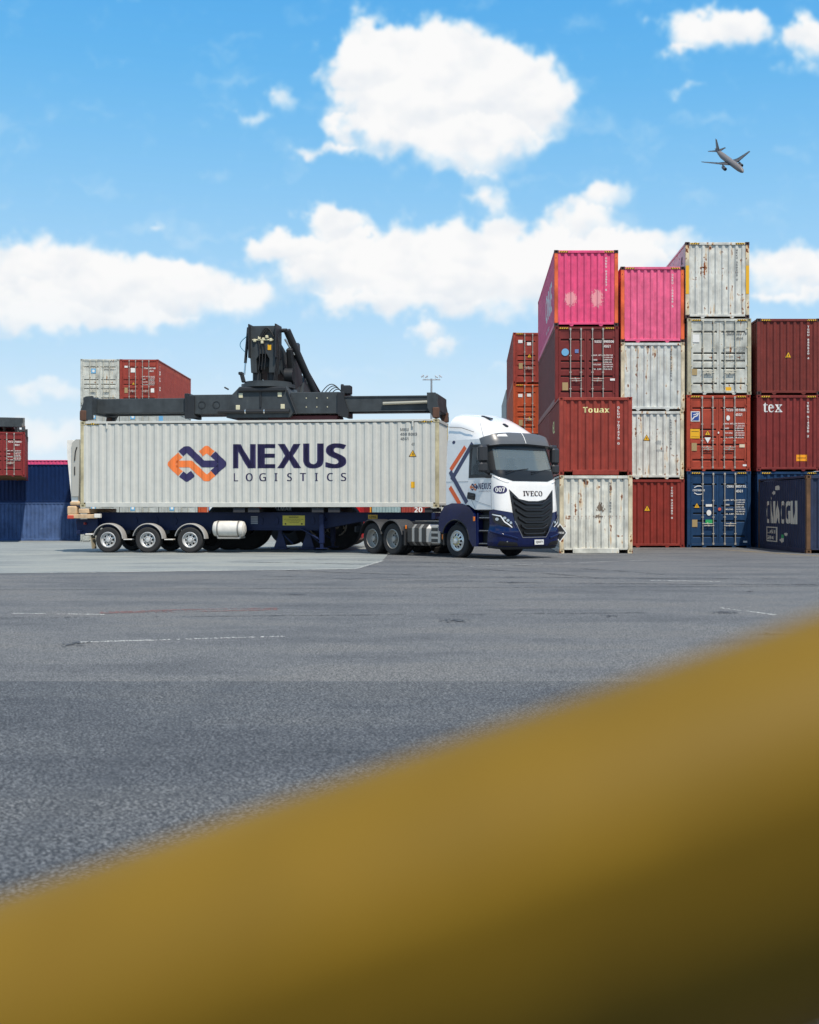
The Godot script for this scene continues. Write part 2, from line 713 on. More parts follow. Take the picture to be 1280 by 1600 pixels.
		for k in 2:
			var leaf := part(t, "door", door_leaf_mesh(lw, lh), wall, Vector3(hl - 0.03, 0.155, hw - pw - 0.006 - k * (lw + 0.012)))
			leaf.rotation.y = PI * 0.5
			for j in 4:
				var hm := MB.new()
				hm.bb(Vector3(0, 0, -0.03), Vector3(0.1, 0.05, 0.018))
				part(leaf, "hinge", hm, post, Vector3(-0.07 if k == 0 else lw - 0.03, lh * (0.08 + 0.27 * j), 0))
			for j in 2:
				var u := lw * (0.42 if j == 0 else 0.80)
				if k == 1:
					u = lw - u
				var rk := "rod%.2f" % H
				if not cache.has(rk):
					var rm := MB.new()
					rm.tube(Vector3(0, -0.05, 0), Vector3(0, lh + 0.04, 0), 0.019, 0.019, 8)
					for y in [-0.05, lh - 0.02]:
						rm.cbox(Vector3(0, y + 0.03, -0.012), Vector3(0.07, 0.09, 0.05), 0.012)
					for f in [0.14, 0.38, 0.62, 0.86]:
						rm.cbox(Vector3(0, lh * f, -0.015), Vector3(0.085, 0.045, 0.045), 0.008)
					cache[rk] = rm.mesh()
					var hn := MB.new()
					hn.cbox(Vector3(0.17, 0, 0.012), Vector3(0.40, 0.028, 0.022), 0.006)
					hn.cbox(Vector3(0.18, 0, -0.004), Vector3(0.05, 0.09, 0.02), 0.006)
					cache["handle"] = hn.mesh()
				var rod := part(leaf, "lock_rod", cache[rk], rod_mat, Vector3(u, 0, 0.045))
				var side := 1.0 if (j == 0) == (k == 0) else -1.0
				var han := part(rod, "handle", cache["handle"], rod_mat, Vector3(0, lh * (0.285 if j == 0 else 0.255), 0.014))
				if side < 0:
					han.rotation.z = PI
	if opts.get("hazard", true) and not plain:
		var st := [std("hazard_yellow", rgb(214, 170, 30), 0.6), std("hazard_black", rgb(22, 22, 22), 0.6)]
		for k in 2:
			var sm2 := stripe_meshes(k == 1)
			var y := part(t, "hazard_stripe", sm2[0], st[0], Vector3(hl - 0.002, H - 0.092, hw - 0.19 if k == 0 else -hw + 0.19 + 0.34))
			y.rotation.y = PI * 0.5
			part(y, "black_bars", sm2[1], st[1])
	var fs := face(Vector3(-hl, 0, hw), Vector3.RIGHT, Vector3.UP, corrugation(0.12, L - 0.24, side_waves, 0.036), 0.012)
	var fb := face(Vector3(hl, 0, -hw), Vector3.LEFT, Vector3.UP, corrugation(0.12, L - 0.24, side_waves, 0.036), 0.012)
	return {"node": t, "end": fe, "side": fs, "back": fb}


func door_print(c: Dictionary, mat: Material, owner: String, digits: String, H: float) -> void:
	var lines := PackedVector2Array()
	lines.append_array(moved(text_tris(owner, "sans_bold", 0.10, 0.26), Vector2(1.52, H - 0.62)))
	lines.append_array(moved(text_tris(digits, "sans_bold", 0.10, 0.48), Vector2(1.86, H - 0.62)))
	lines.append_array(moved(text_tris("45G1", "sans_bold", 0.10, 0.25), Vector2(1.87, H - 0.80)))
	print_on(c.node, "container_number", c.end, lines, mat, 0.012)
	var rows := PackedVector2Array()
	var y := H - 1.12
	for r in [["MAX. WT.", "32,500 KGS"], ["", "71,650 LBS"], ["TARE", "3,880 KGS"], ["", "8,550 LBS"], ["PAYLOAD", "28,620 KGS"], ["", "63,100 LBS"], ["CU. CAP.", "76.4 CU.M"]]:
		if r[0] != "":
			rows.append_array(moved(text_tris(r[0], "sans_bold", 0.055, 0.045 * r[0].length()), Vector2(1.44, y)))
		rows.append_array(moved(text_tris(r[1], "sans_bold", 0.055, 0.035 * r[1].length()), Vector2(1.86, y)))
		y -= 0.088
	print_on(c.node, "weight_table", c.end, rows, mat, 0.012)


func sticker(c: Dictionary, called: String, u: float, v: float, w: float, h: float, mat: Material) -> MeshInstance3D:
	return print_on(c.node, called, c.end, rect(u - w * 0.5, v - h * 0.5, u + w * 0.5, v + h * 0.5), mat, 0.008)


# yellow warning triangle with a black rim and flash
func warning(c: Dictionary, f: Dictionary, u: float, v: float, s: float) -> void:
	var black: Material = std("print_black", rgb(24, 24, 26), 0.6)
	var yel: Material = std("print_yellow", rgb(226, 170, 20), 0.6)
	var o := print_on(c.node, "warning_triangle", f, PackedVector2Array([Vector2(u - s, v), Vector2(u + s, v), Vector2(u, v + s * 1.75)]), black, 0.008)
	print_on(o, "yellow_field", f, PackedVector2Array([Vector2(u - s * 0.8, v + s * 0.12), Vector2(u + s * 0.8, v + s * 0.12), Vector2(u, v + s * 1.53)]), yel, 0.011)
	print_on(o, "flash", f, PackedVector2Array([Vector2(u - s * 0.16, v + s * 0.75), Vector2(u + s * 0.1, v + s * 0.55), Vector2(u + s * 0.14, v + s * 1.1), Vector2(u - s * 0.1, v + s * 0.62), Vector2(u + s * 0.02, v + s * 0.22), Vector2(u + s * 0.16, v + s * 0.6)]), black, 0.014)


# a rubbed place: chips on a grid that thin out towards its edge
func rubbed(c: Vector2, r: Vector2, keep: float, sd: int) -> PackedVector2Array:
	var q := RandomNumberGenerator.new()
	q.seed = sd
	var out := PackedVector2Array()
	var w := 0.022
	var h := 0.045
	for i in range(-int(r.x / w) - 1, int(r.x / w) + 2):
		var jig := q.randf_range(-0.05, 0.05)
		for j in range(-int(r.y / h) - 1, int(r.y / h) + 2):
			var p := Vector2(i * w, j * h + jig)
			if q.randf() < keep * 1.5 * (1.0 - (p / r).length()):
				out.append_array(rect(c.x + p.x, c.y + p.y, c.x + p.x + w, c.y + p.y + h))
	return out


# ---------------------------------------------------------------- sky
func sky_image() -> Image:
	var W := 4096
	var HH := 2048
	var im := Image.create(W, HH, false, Image.FORMAT_RGB8)
	var keys := [[0.0, rgb(226, 240, 250)], [4.0, rgb(206, 232, 250)], [8.0, rgb(182, 221, 250)], [13.0, rgb(148, 204, 245)], [19.0, rgb(106, 183, 239)], [22.0, rgb(92, 174, 236)], [45.0, rgb(74, 152, 224)], [90.0, rgb(58, 128, 206)]]
	var rows := []
	for y in HH:
		var el := 90.0 - (y + 0.5) / HH * 180.0
		var c: Color = rgb(150, 152, 150)
		if el >= 0.0:
			c = keys[-1][1]
			for i in keys.size() - 1:
				if el <= keys[i + 1][0]:
					c = keys[i][1].lerp(keys[i + 1][1], (el - keys[i][0]) / (keys[i + 1][0] - keys[i][0]))
					break
		rows.append(c)
	# fair-weather clouds all round, drawn small and enlarged; the part of the sky ahead is drawn finely
	var f := FastNoiseLite.new()
	f.seed = 5
	f.noise_type = FastNoiseLite.TYPE_SIMPLEX_SMOOTH
	f.fractal_octaves = 5
	f.frequency = 0.010
	var small := Image.create(1024, 256, false, Image.FORMAT_RGB8)
	for y in 256:
		var el := 90.0 - (y + 0.5) / 512.0 * 180.0
		for x in 1024:
			var az := TAU * x / 1024.0
			var lat := deg_to_rad(el)
			var p := Vector3(cos(az) * cos(lat), sin(lat) * 2.2, sin(az) * cos(lat)) * 130.0
			var d := smoothstep(-0.06, 0.26, f.get_noise_3dv(p)) * smoothstep(88.0, 60.0, el) * 0.95
			small.set_pixel(x, y, rows[y * 4].lerp(rgb(250, 251, 253), d))
	small.resize(W, HH / 2, Image.INTERPOLATE_CUBIC)
	im.fill(rows[HH - 1])
	im.blit_rect(small, Rect2i(0, 0, W, HH / 2), Vector2i.ZERO)
	# clouds ahead: lobes given by tangent of direction (sideways, up), in the photograph's pixels
	var lobes := [
		[600, 110, 88, 78, 1.0], [645, 150, 120, 110, 1.0], [700, 140, 130, 92, 1.0], [785, 150, 108, 78, 1.0], [825, 165, 68, 62, 1.0], [735, 215, 118, 62, 0.95], [590, 205, 75, 40, 0.8], [515, 236, 70, 13, 0.55], [745, 268, 62, 34, 0.48],
		[520, 352, 52, 34, 0.95], [455, 395, 78, 26, 1.0], [560, 420, 140, 62, 1.0], [690, 425, 170, 74, 1.0], [820, 430, 150, 76, 1.0], [640, 470, 150, 30, 0.85], [775, 325, 34, 36, 0.55], [905, 350, 70, 42, 0.6], [945, 308, 46, 40, 0.62], [1010, 385, 130, 34, 0.55], [930, 420, 120, 60, 0.9],
		[60, 420, 110, 52, 0.9], [150, 455, 160, 52, 1.0], [60, 490, 150, 40, 0.95], [270, 455, 110, 46, 0.95], [385, 470, 52, 32, 0.9], [175, 495, 130, 28, 0.85],
		[432, 158, 30, 22, 0.55], [395, 185, 40, 16, 0.42], [490, 118, 16, 16, 0.42], [505, 150, 16, 14, 0.38], [240, 358, 24, 9, 0.45], [665, 522, 36, 20, 0.8], [690, 545, 30, 16, 0.62],
		[1110, 50, 86, 40, 0.82], [1070, 78, 40, 18, 0.55], [1150, 48, 60, 24, 0.7], [1262, 58, 40, 36, 0.85], [1068, 134, 32, 14, 0.4], [1250, 100, 40, 20, 0.42],
		[1225, 425, 90, 46, 0.7], [1240, 465, 80, 20, 0.55], [60, 610, 110, 24, 0.55], [60, 685, 130, 40, 0.6], [800, 575, 60, 24, 0.36], [260, 590, 60, 20, 0.35], [-60, 470, 90, 60, 0.95], [1330, 430, 80, 50, 0.7], [1330, 60, 60, 40, 0.8]]
	var g := FastNoiseLite.new()
	g.seed = 21
	g.noise_type = FastNoiseLite.TYPE_SIMPLEX_SMOOTH
	g.fractal_octaves = 6
	g.fractal_gain = 0.56
	g.frequency = 0.012
	var q := FastNoiseLite.new()
	q.seed = 37
	q.noise_type = FastNoiseLite.TYPE_SIMPLEX_SMOOTH
	q.fractal_octaves = 3
	q.frequency = 0.007
	for yi in range(HH / 2 - 430, HH / 2):
		var el := deg_to_rad(90.0 - (yi + 0.5) / HH * 180.0)
		for xi in range(-340, 290):
			var az := (xi + 0.5) / W * TAU
			var px := 740.0 + FOCAL * tan(az)
			var py := 793.0 - FOCAL * tan(el) / cos(az)
			var edge := smoothstep(-80.0, 0.0, px) * smoothstep(1360.0, 1280.0, px) * smoothstep(-60.0, -5.0, py)
			if edge <= 0.0:
				continue
			var base: Color = rows[yi]
			var n1 := g.get_noise_2d(px, py)
			var wx := px + n1 * 34.0
			var wy := py + g.get_noise_2d(px + 700.0, py) * 26.0
			var m := 0.0
			var core := 0.0
			var lean := 0.0
			for l in lobes:
				var dx: float = (wx - l[0]) / l[2]
				var dy: float = (wy - l[1]) / l[3]
				var r := dx * dx + dy * dy
				if r < 2.2:
					var k: float = maxf(0.0, 1.0 - r / 2.2 - 0.22 * maxf(dy, 0.0))
					m = 1.0 - (1.0 - m) * (1.0 - k * k * l[4])
					if k * l[4] > core:
						core = k * l[4]
						lean = dy
			var lo := smoothstep(-0.7, 0.7, lean)
			var n2 := g.get_noise_2d(px * 2.6 + 300.0, py * 2.6)
			var d := smoothstep(lerpf(0.12, 0.0, lo), lerpf(0.56, 0.9, lo), m + (n1 * 0.36 + n2 * 0.20) * (1.0 - core * 0.7)) * clampf(0.22 + core * 1.7, 0.0, 1.0)
			# thin haze low down
			var hz := smoothstep(470.0, 790.0, py) * (0.30 + 0.25 * q.get_noise_2d(px * 0.7, py * 2.0))
			d = maxf(d, hz)
			# thin veils
			d = maxf(d, smoothstep(0.12, 0.75, g.get_noise_2d(px * 0.42 + 1500.0, py * 0.9 + n1 * 20.0) + 0.25 * m) * 0.24)
			var inner := 0.5 + 0.5 * q.get_noise_2d(px * 1.3 + 90.0, py * 2.2)
			var shade := Color(0.985, 0.985, 0.985).lerp(Color(0.89, 0.915, 0.945), clampf(inner * 1.4 - 0.75 + n2 * 0.2 + lo * 0.45, 0.0, 1.0) * (0.45 + 0.55 * core))
			var far := smoothstep(640.0, 420.0, py)
			var got := base.lerp(shade, d * lerpf(0.75, 1.0, far))
			var x := posmod(xi, W)
			im.set_pixel(x, yi, im.get_pixel(x, yi).lerp(got, edge))
	return im


func build_light() -> void:
	var cam := Camera3D.new()
	cam.name = "camera"
	add_child(cam)
	var at := CameraAttributesPhysical.new()
	at.frustum_near = 0.05
	at.frustum_far = 6000.0
	at.frustum_focal_length = 50.0
	at.frustum_focus_distance = 41.0
	at.exposure_aperture = 4.0
	cam.attributes = at
	cam.position = Vector3(0, EYE, 0)
	cam.set_frustum(0.05 * 1600.0 / FOCAL, Vector2(-100.0, -7.0) / FOCAL * 0.05, 0.05, 6000.0)
	cam.current = true
	var we := WorldEnvironment.new()
	we.name = "environment"
	var e := Environment.new()
	e.background_mode = Environment.BG_SKY
	e.tonemap_mode = Environment.TONE_MAPPER_LINEAR
	e.tonemap_exposure = 1.0
	e.sdfgi_enabled = true
	e.ssao_enabled = true
	e.ssil_enabled = true
	var sk := Sky.new()
	var pm := PanoramaSkyMaterial.new()
	pm.panorama = ImageTexture.create_from_image(sky_image())
	pm.energy_multiplier = 1.0
	sk.sky_material = pm
	e.sky = sk
	we.environment = e
	add_child(we)
	var sun := DirectionalLight3D.new()
	sun.name = "sun"
	sun.light_color = Color(1.0, 0.955, 0.89)
	sun.light_energy = 1.55
	sun.light_angular_distance = 1.0
	sun.shadow_enabled = true
	# high sun behind the viewer's right shoulder
	var from := Vector3(0.45, 1.5, 0.80)
	add_child(sun)
	sun.look_at_from_position(from, Vector3.ZERO, Vector3.UP)


# ---------------------------------------------------------------- ground
func noise_texture(sd: int, size: int, freq: float, octaves: int, colors: Array, kind := FastNoiseLite.TYPE_SIMPLEX_SMOOTH) -> NoiseTexture2D:
	var f := FastNoiseLite.new()
	f.seed = sd
	f.noise_type = kind
	f.frequency = freq
	f.fractal_octaves = octaves
	f.fractal_gain = 0.6
	var t := NoiseTexture2D.new()
	t.width = size
	t.height = size
	t.seamless = true
	t.noise = f
	var gr := Gradient.new()
	gr.offsets = PackedFloat32Array(colors.map(func(c): return c[0]))
	gr.colors = PackedColorArray(colors.map(func(c): return c[1]))
	t.color_ramp = gr
	return t


func asphalt(key: String, dark: Color, mid: Color, light: Color, sd: int, tile: float) -> StandardMaterial3D:
	var m := std(key, Color.WHITE, 0.92)
	m.albedo_texture = noise_texture(sd, 1536, 0.30, 2, [[0.0, dark.darkened(0.25)], [0.34, dark], [0.5, mid], [0.66, light], [0.86, light.lightened(0.25)]], FastNoiseLite.TYPE_VALUE_CUBIC)
	m.uv1_triplanar = true
	m.uv1_world_triplanar = true
	m.uv1_scale = Vector3.ONE / tile
	m.uv1_triplanar_sharpness = 8.0
	m.detail_enabled = true
	m.detail_blend_mode = BaseMaterial3D.BLEND_MODE_MUL
	m.detail_albedo = noise_texture(sd + 40, 512, 0.012, 5, [[0.0, rgb(196, 199, 203)], [0.38, rgb(228, 229, 231)], [0.55, rgb(246, 246, 245)], [0.75, rgb(255, 252, 247)]])
	m.detail_uv_layer = BaseMaterial3D.DETAIL_UV_2
	m.uv2_triplanar = true
	m.uv2_world_triplanar = true
	m.uv2_scale = Vector3(1.0 / 31.0, 1.0, 1.0 / 13.0)
	m.uv2_triplanar_sharpness = 8.0
	m.heightmap_enabled = true
	m.heightmap_scale = 0.25
	m.heightmap_texture = m.albedo_texture
	return m


func sheet(x0: float, x1: float, d0: float, d1: float, lift: float) -> MB:
	var mb := MB.new()
	var xs := [x0]
	for x in [-400, -120, -60, -40, -30, -20, -14, -10, -8, -6, -4, -2.93, -1, 2, 10, 40, 120, 400]:
		if x > x0 and x < x1:
			xs.append(float(x))
	xs.append(x1)
	var ds := [d0]
	for d in [-10, 0, 11.06, 30, 46, 56, 66, 76, 86, 120, 300, 900]:
		if d > d0 and d < d1:
			ds.append(float(d))
	ds.append(d1)
	for i in xs.size() - 1:
		for j in ds.size() - 1:
			var p := []
			for e in [[i, j], [i + 1, j], [i + 1, j + 1], [i, j + 1]]:
				p.append(Vector3(xs[e[0]], ground_y(xs[e[0]], ds[e[1]]) + lift, -ds[e[1]]))
			mb.quad(p[0], p[1], p[2], p[3])
	return mb


# a line of worn paint: many chips of it left on the stones
func worn_line(called: String, a: Vector2, b: Vector2, width: float, keep: float, mat: Material, sd: int, lift := 0.005) -> void:
	var q := RandomNumberGenerator.new()
	q.seed = sd
	var mb := MB.new()
	var f := FastNoiseLite.new()
	f.seed = sd
	f.frequency = 0.9
	var dir := (b - a).normalized()
	var nor := Vector2(-dir.y, dir.x)
	var len := (b - a).length()
	var cell := 0.035
	for i in int(len / cell):
		for j in int(width / cell):
			var s := i * cell
			var w := j * cell - width * 0.5
			if f.get_noise_2d(s, w * 3.0) * 0.8 + q.randf() * 0.7 + 0.15 > keep + absf(w) / width * 0.5:
				continue
			var c := a + dir * (s + q.randf_range(-0.01, 0.01)) + nor * (w + q.randf_range(-0.01, 0.01))
			var pts := []
			var r := cell * q.randf_range(0.4, 0.85)
			var t0 := q.randf() * TAU
			for k in 5:
				var e := t0 + TAU * k / 5.0
				var p := c + Vector2(cos(e), sin(e)) * r * q.randf_range(0.6, 1.1)
				pts.append(Vector3(p.x, lift, -p.y))
			for k in range(1, 4):
				mb.tri(pts[0], pts[k], pts[k + 1])
	structure(called, mb, mat)


func build_ground() -> void:
	var a := asphalt("asphalt", rgb(58, 60, 63), rgb(91, 93, 95), rgb(127, 128, 127), 3, 4.4)
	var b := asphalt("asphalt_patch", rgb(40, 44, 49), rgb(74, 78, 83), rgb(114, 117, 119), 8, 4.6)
	var c := asphalt("concrete", rgb(122, 128, 126), rgb(138, 143, 140), rgb(152, 156, 152), 17, 5.3)
	structure("ground", sheet(-3000, 3000, -60, 4000, 0.0), a)
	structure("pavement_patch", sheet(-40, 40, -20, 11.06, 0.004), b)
	# the paler pad on which the semi-trailer stands
	var pad := MB.new()
	var outline := [Vector2(-60, 16.0), Vector2(-10.7, 29.2), Vector2(-6.0, 30.5), Vector2(-2.93, 31.3), Vector2(-2.6, 36.0), Vector2(-2.93, 46.0), Vector2(-60, 46.0)]
	var poly := PackedVector2Array()
	for p in outline:
		poly.append(Vector2(p.x, p.y))
	var tr := poly_tris(poly)
	for i in range(0, tr.size(), 3):
		var p := []
		for j in 3:
			p.append(Vector3(tr[i + j].x, 0.004, -tr[i + j].y))
		if (p[1] - p[0]).cross(p[2] - p[0]).y < 0:
			p.reverse()
		pad.tri(p[0], p[1], p[2])
	structure("concrete_pad", pad, c)
	structure("concrete_pad", sheet(-60, -2.93, 46.0, 140.0, 0.004), c)
	var wp := std("road_paint", rgb(206, 206, 200), 0.8)
	var yp := std("road_paint_yellow", rgb(188, 158, 74), 0.8)
	var rp := std("road_paint_red", rgb(128, 92, 88), 0.85)
	worn_line("road_marking", Vector2(-4.45, 14.3), Vector2(-2.15, 15.0), 0.10, 0.50, wp, 1)
	worn_line("road_marking", Vector2(-6.6, 18.2), Vector2(-5.2, 18.0), 0.10, 0.55, wp, 3)
	worn_line("road_marking", Vector2(3.7, 26.4), Vector2(5.1, 26.0), 0.14, 0.6, wp, 4)
	worn_line("road_marking", Vector2(3.75, 19.2), Vector2(4.3, 17.9), 0.07, 0.36, wp, 5)
	var tar := std("tar_seam", rgb(58, 59, 62), 0.8)
	worn_line("pavement_joint", Vector2(-9.0, 23.4), Vector2(7.5, 24.6), 0.07, 0.95, tar, 31)
	worn_line("pavement_joint", Vector2(-7.0, 17.4), Vector2(2.5, 18.3), 0.07, 0.5, tar, 32)
	worn_line("pavement_joint", Vector2(-11.0, 26.0), Vector2(1.0, 27.4), 0.07, 0.45, tar, 33)
	worn_line("road_marking", Vector2(-0.2, 32.5), Vector2(5.0, 36.6), 0.10, 0.5, wp, 6)
	worn_line("road_marking", Vector2(8.3, 47.6), Vector2(10.9, 39.4), 0.12, 0.75, yp, 7)
	worn_line("road_marking", Vector2(-5.4, 18.4), Vector2(-2.9, 19.0), 0.5, 0.34, rp, 8)
	# rubber left by turning wheels, and oil drips
	var rub := std("tyre_rubber_mark", rgb(76, 77, 79), 0.85)
	var arcs := [[Vector2(-9.5, 22.5), 13.0, 20.0, 78.0], [Vector2(-9.5, 22.5), 15.1, 24.0, 74.0], [Vector2(6.0, 44.0), 17.0, 232.0, 285.0], [Vector2(6.0, 44.0), 19.0, 236.0, 282.0]]
	for k in arcs.size():
		var e: Array = arcs[k]
		for i in 8:
			var a0 := deg_to_rad(lerpf(e[2], e[3], i / 8.0))
			var a1 := deg_to_rad(lerpf(e[2], e[3], (i + 1) / 8.0))
			worn_line("tyre_mark", e[0] + Vector2(cos(a0), sin(a0)) * e[1], e[0] + Vector2(cos(a1), sin(a1)) * e[1], 0.26, 0.30 + 0.1 * sin(i * 1.3 + k), rub, 60 + k * 10 + i, 0.008)
	var oil := std("oil", rgb(62, 63, 65), 0.6)
	var q := RandomNumberGenerator.new()
	q.seed = 99
	for i in 9:
		var mb := MB.new()
		var tr2 := rubbed(Vector2(q.randf_range(-6.0, 5.0), q.randf_range(14.0, 33.0)), Vector2(q.randf_range(0.10, 0.30), q.randf_range(0.12, 0.40)), 0.4, 200 + i)
		for j in range(0, tr2.size(), 3):
			mb.tri(Vector3(tr2[j].x, 0.009, -tr2[j].y), Vector3(tr2[j + 1].x, 0.009, -tr2[j + 1].y), Vector3(tr2[j + 2].x, 0.009, -tr2[j + 2].y))
		structure("oil_stain", mb, oil)
	worn_line("road_marking", Vector2(-9.8, 29.4), Vector2(-2.95, 31.25), 0.14, 0.5, wp, 9, 0.009)
	worn_line("road_marking", Vector2(-2.93, 31.3), Vector2(-2.62, 36.0), 0.12, 0.42, wp, 10, 0.009)


# yellow guard beam right in front of the lens, sloping up to the right: round top, face that turns under
func build_guard() -> void:
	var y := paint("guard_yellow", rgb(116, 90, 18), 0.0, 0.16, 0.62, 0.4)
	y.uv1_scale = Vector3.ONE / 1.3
	var dir := Vector3(0.945, 0.328, 0).normalized()
	var up := Vector3(-dir.y, dir.x, 0)
	var near := Vector3(0, 0, 1)
	var t := thing("guard_beam", "yellow painted guard beam, out of focus, filling the lower right foreground", "barrier", Vector3(0, 0, -0.5))
	var mid := Vector3(-0.0088, EYE - 576.0 / 3960.0, 0)
	var prof := []
	var at := Vector2(-0.05, 0.0)
	prof.append(at)
	for i in 48:
		# slope of the skin from facing back, over the top, to facing down and forward; it flattens as it turns under
		var a := deg_to_rad(lerpf(180.0, -62.0, (i + 0.5) / 48.0))
		var bend := 0.05 if a > deg_to_rad(-12.0) else 0.165
		at += Vector2(sin(a), -cos(a)) * bend * deg_to_rad(242.0 / 48.0)
		prof.append(at)
	prof.append(Vector2(-0.16, at.y - 0.01))
	prof.append(Vector2(-0.16, -0.05))
	prof.append(Vector2(-0.05, -0.03))
	var rings := []
	for s in [1.15, -1.15]:
		var ring := []
		for p in prof:
			ring.append(mid + dir * s + near * p.x + up * p.y)
		rings.append(ring)
	var mb := MB.new()
	mb.loft(rings)
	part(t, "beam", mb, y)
	for s in [-1.0, 1.0]:
		var p: Vector3 = mid + dir * 1.05 * s - near * 0.08
		var pm := MB.new()
		pm.tube(Vector3(p.x, 0.004, p.z), Vector3(p.x, p.y - 0.02, p.z), 0.05, 0.05, 24)
		var ps := part(t, "post", pm, y)
		var bm := MB.new()
		bm.cbox(Vector3(p.x, 0.016, p.z), Vector3(0.3, 0.02, 0.3), 0.004)
		part(ps, "base_plate", bm, y)


# ---------------------------------------------------------------- stacks
const LONG := 12.192
const SHORT := 6.058
const TALL := 2.896
const LOW := 2.591

func end_on(label: String, group: String, x0: float, d: float, y: float, L: float, H: float, wall: Material, post: Material, kind: String, opts := {}, turn := 0.0) -> Dictionary:
	var back := Vector3(0, 0, -1).rotated(Vector3.UP, turn)
	var side := Vector3(1, 0, 0).rotated(Vector3.UP, turn)
	var at := Vector3(x0, y, -d) + side * CW * 0.5 + back * L * 0.5
	return container(label, group, at, -PI * 0.5 + turn, L, H, wall, post, kind, opts)


func build_stacks() -> void:
	var G := "containers stacked on the right"
	var white := std("print_white", rgb(222, 222, 218), 0.6)
	var black := std("print_black", rgb(24, 24, 26), 0.6)
	var grey := std("print_grey", rgb(92, 96, 98), 0.7)
	var yellow := std("print_yellow", rgb(226, 170, 20), 0.6)
	var tan := std("plate_tan", rgb(172, 148, 104), 0.5, 0.3)
	var sky_blue := std("print_sky_blue", rgb(104, 168, 208), 0.6)
	var green := std("print_green", rgb(40, 158, 92), 0.6)
	var cream := std("print_cream", rgb(236, 226, 160), 0.6)
	var rusty_white := paint("rusty_white", rgb(201, 202, 195), 0.62, 0.34, 0.6, 0.13)
	var rusty_white_b := paint("rusty_white_b", rgb(204, 204, 194), 0.64, 0.40, 0.6, 0.55)
	var rusty_white_c := paint("rusty_white_c", rgb(196, 199, 194), 0.66, 0.34, 0.6, 0.83)
	var post_rust := paint("rusty_post", rgb(206, 194, 166), 0.85, 0.6, 0.7, 0.3)
	var door_grey := paint("door_grey", rgb(186, 188, 180), 0.55, 0.4, 0.6, 0.21)
	var pink := paint("pink", rgb(218, 82, 124), 0.06, 0.2, 0.45, 0.34)
	var pink_post := paint("pink_post", rgb(206, 96, 58), 0.4, 0.5, 0.6, 0.61)
	var pink_faded := paint("pink_faded", rgb(218, 98, 134), 0.12, 0.3, 0.5, 0.77)
	var brown := paint("brown", rgb(112, 46, 44), 0.06, 0.25, 0.5, 0.11)
	var oxide := paint("oxide", rgb(142, 60, 50), 0.34, 0.3, 0.55, 0.41)
	var oxide_b := paint("oxide_b", rgb(130, 50, 42), 0.08, 0.25, 0.5, 0.92)
	var orange_red := paint("orange_red", rgb(158, 66, 48), 0.10, 0.25, 0.5, 0.66)
	var maroon := paint("maroon", rgb(112, 50, 44), 0.05, 0.2, 0.5, 0.25)
	var maroon_b := paint("maroon_b", rgb(120, 48, 45), 0.08, 0.25, 0.5, 0.71)
	var blue := paint("blue", rgb(28, 58, 92), 0.06, 0.25, 0.5, 0.52)
	var navy := paint("navy", rgb(46, 54, 76), 0.16, 0.35, 0.6, 0.08)
	var rust_frame := paint("rust_frame", rgb(104, 78, 56), 0.6, 0.5, 0.7, 0.48)
	var orange := paint("orange", rgb(172, 76, 44), 0.06, 0.2, 0.5, 0.36)
	var grey_clean := paint("grey_clean", rgb(168, 172, 168), 0.08, 0.25, 0.55, 0.95)
	var gap := 0.012

	# two short boxes standing in front of the rest
	var y := 0.0
	var d := 42.1
	var c := end_on("rusty white short container on the ground right of the tractor's grille", G, 2.85, d, y, SHORT, LOW, rusty_white_b, post_rust, "corr", {"hazard": false, "solid_sill": true})
	print_on(c.node, "container_number", c.end, column_text("MGCU 118635 2", 1.70, 2.36, 0.065, 0.032, 0.05), grey)
	print_on(c.node, "scuff_mark", c.end, rubbed(Vector2(1.36, 1.50), Vector2(0.17, 0.18), 1.1, 4), std("scuff", rgb(120, 106, 92), 0.8))
	print_on(c.node, "scuff_mark", c.end, rubbed(Vector2(1.30, 1.20), Vector2(0.17, 0.06), 1.1, 9), std("scuff", rgb(120, 106, 92), 0.8))
	y += LOW + gap
	c = end_on("oxide red short container lettered in cream, standing on the rusty white one", G, 2.84, d, y, SHORT, LOW, oxide, oxide, "corr", {"hazard": false, "solid_sill": true})
	print_on(c.node, "company_name", c.end, moved(text_tris("Touax", "sans_bold", 0.19, 0.88), Vector2(0.80, 2.07)), cream)
	print_on(c.node, "container_number", c.end, column_text("GLDU 707475 0", 1.98, 2.28, 0.075, 0.03, 0.06), white)
	print_on(c.node, "side_mark", c.side, moved(text_tris("GL", "sans_bold", 0.42, 0.9), Vector2(2.6, 1.55)), cream)

	# first tall column
	d = 48.2
	y = 0.0
	for e in [["oxide red container at the foot of the pink topped stack, behind the short boxes", LOW], ["dull red container second from the ground in the pink topped stack", TALL]]:
		end_on(e[0], G, 3.07, d, y, LONG, e[1], oxide_b, oxide_b, "corr")
		y += e[1] + gap
	c = end_on("dark brown container with closed doors under the upper pink container", G, 3.09, d, y, LONG, TALL, brown, brown, "door")
	door_print(c, white, "NSSU", "990506 1", TALL)
	print_on(c.node, "round_emblem", c.end, disc(Vector2(0.40, 1.92), Vector2(0.14, 0.14)), sky_blue, 0.01)
	sticker(c, "sticker", 0.84, 1.96, 0.14, 0.14, std("print_blue", rgb(96, 120, 170), 0.6))
	sticker(c, "data_plate", 0.40, 0.62, 0.22, 0.30, tan)
	sticker(c, "sticker", 2.2, 0.88, 0.18, 0.08, white)
	y += TALL + gap
	c = end_on("bright pink container with two bleached spots on its end, higher of the pink pair", G, 3.07, d, y, LONG, TALL, pink, pink_post, "corr", {"casting": std("casting_dark", rgb(66, 48, 46), 0.8)})
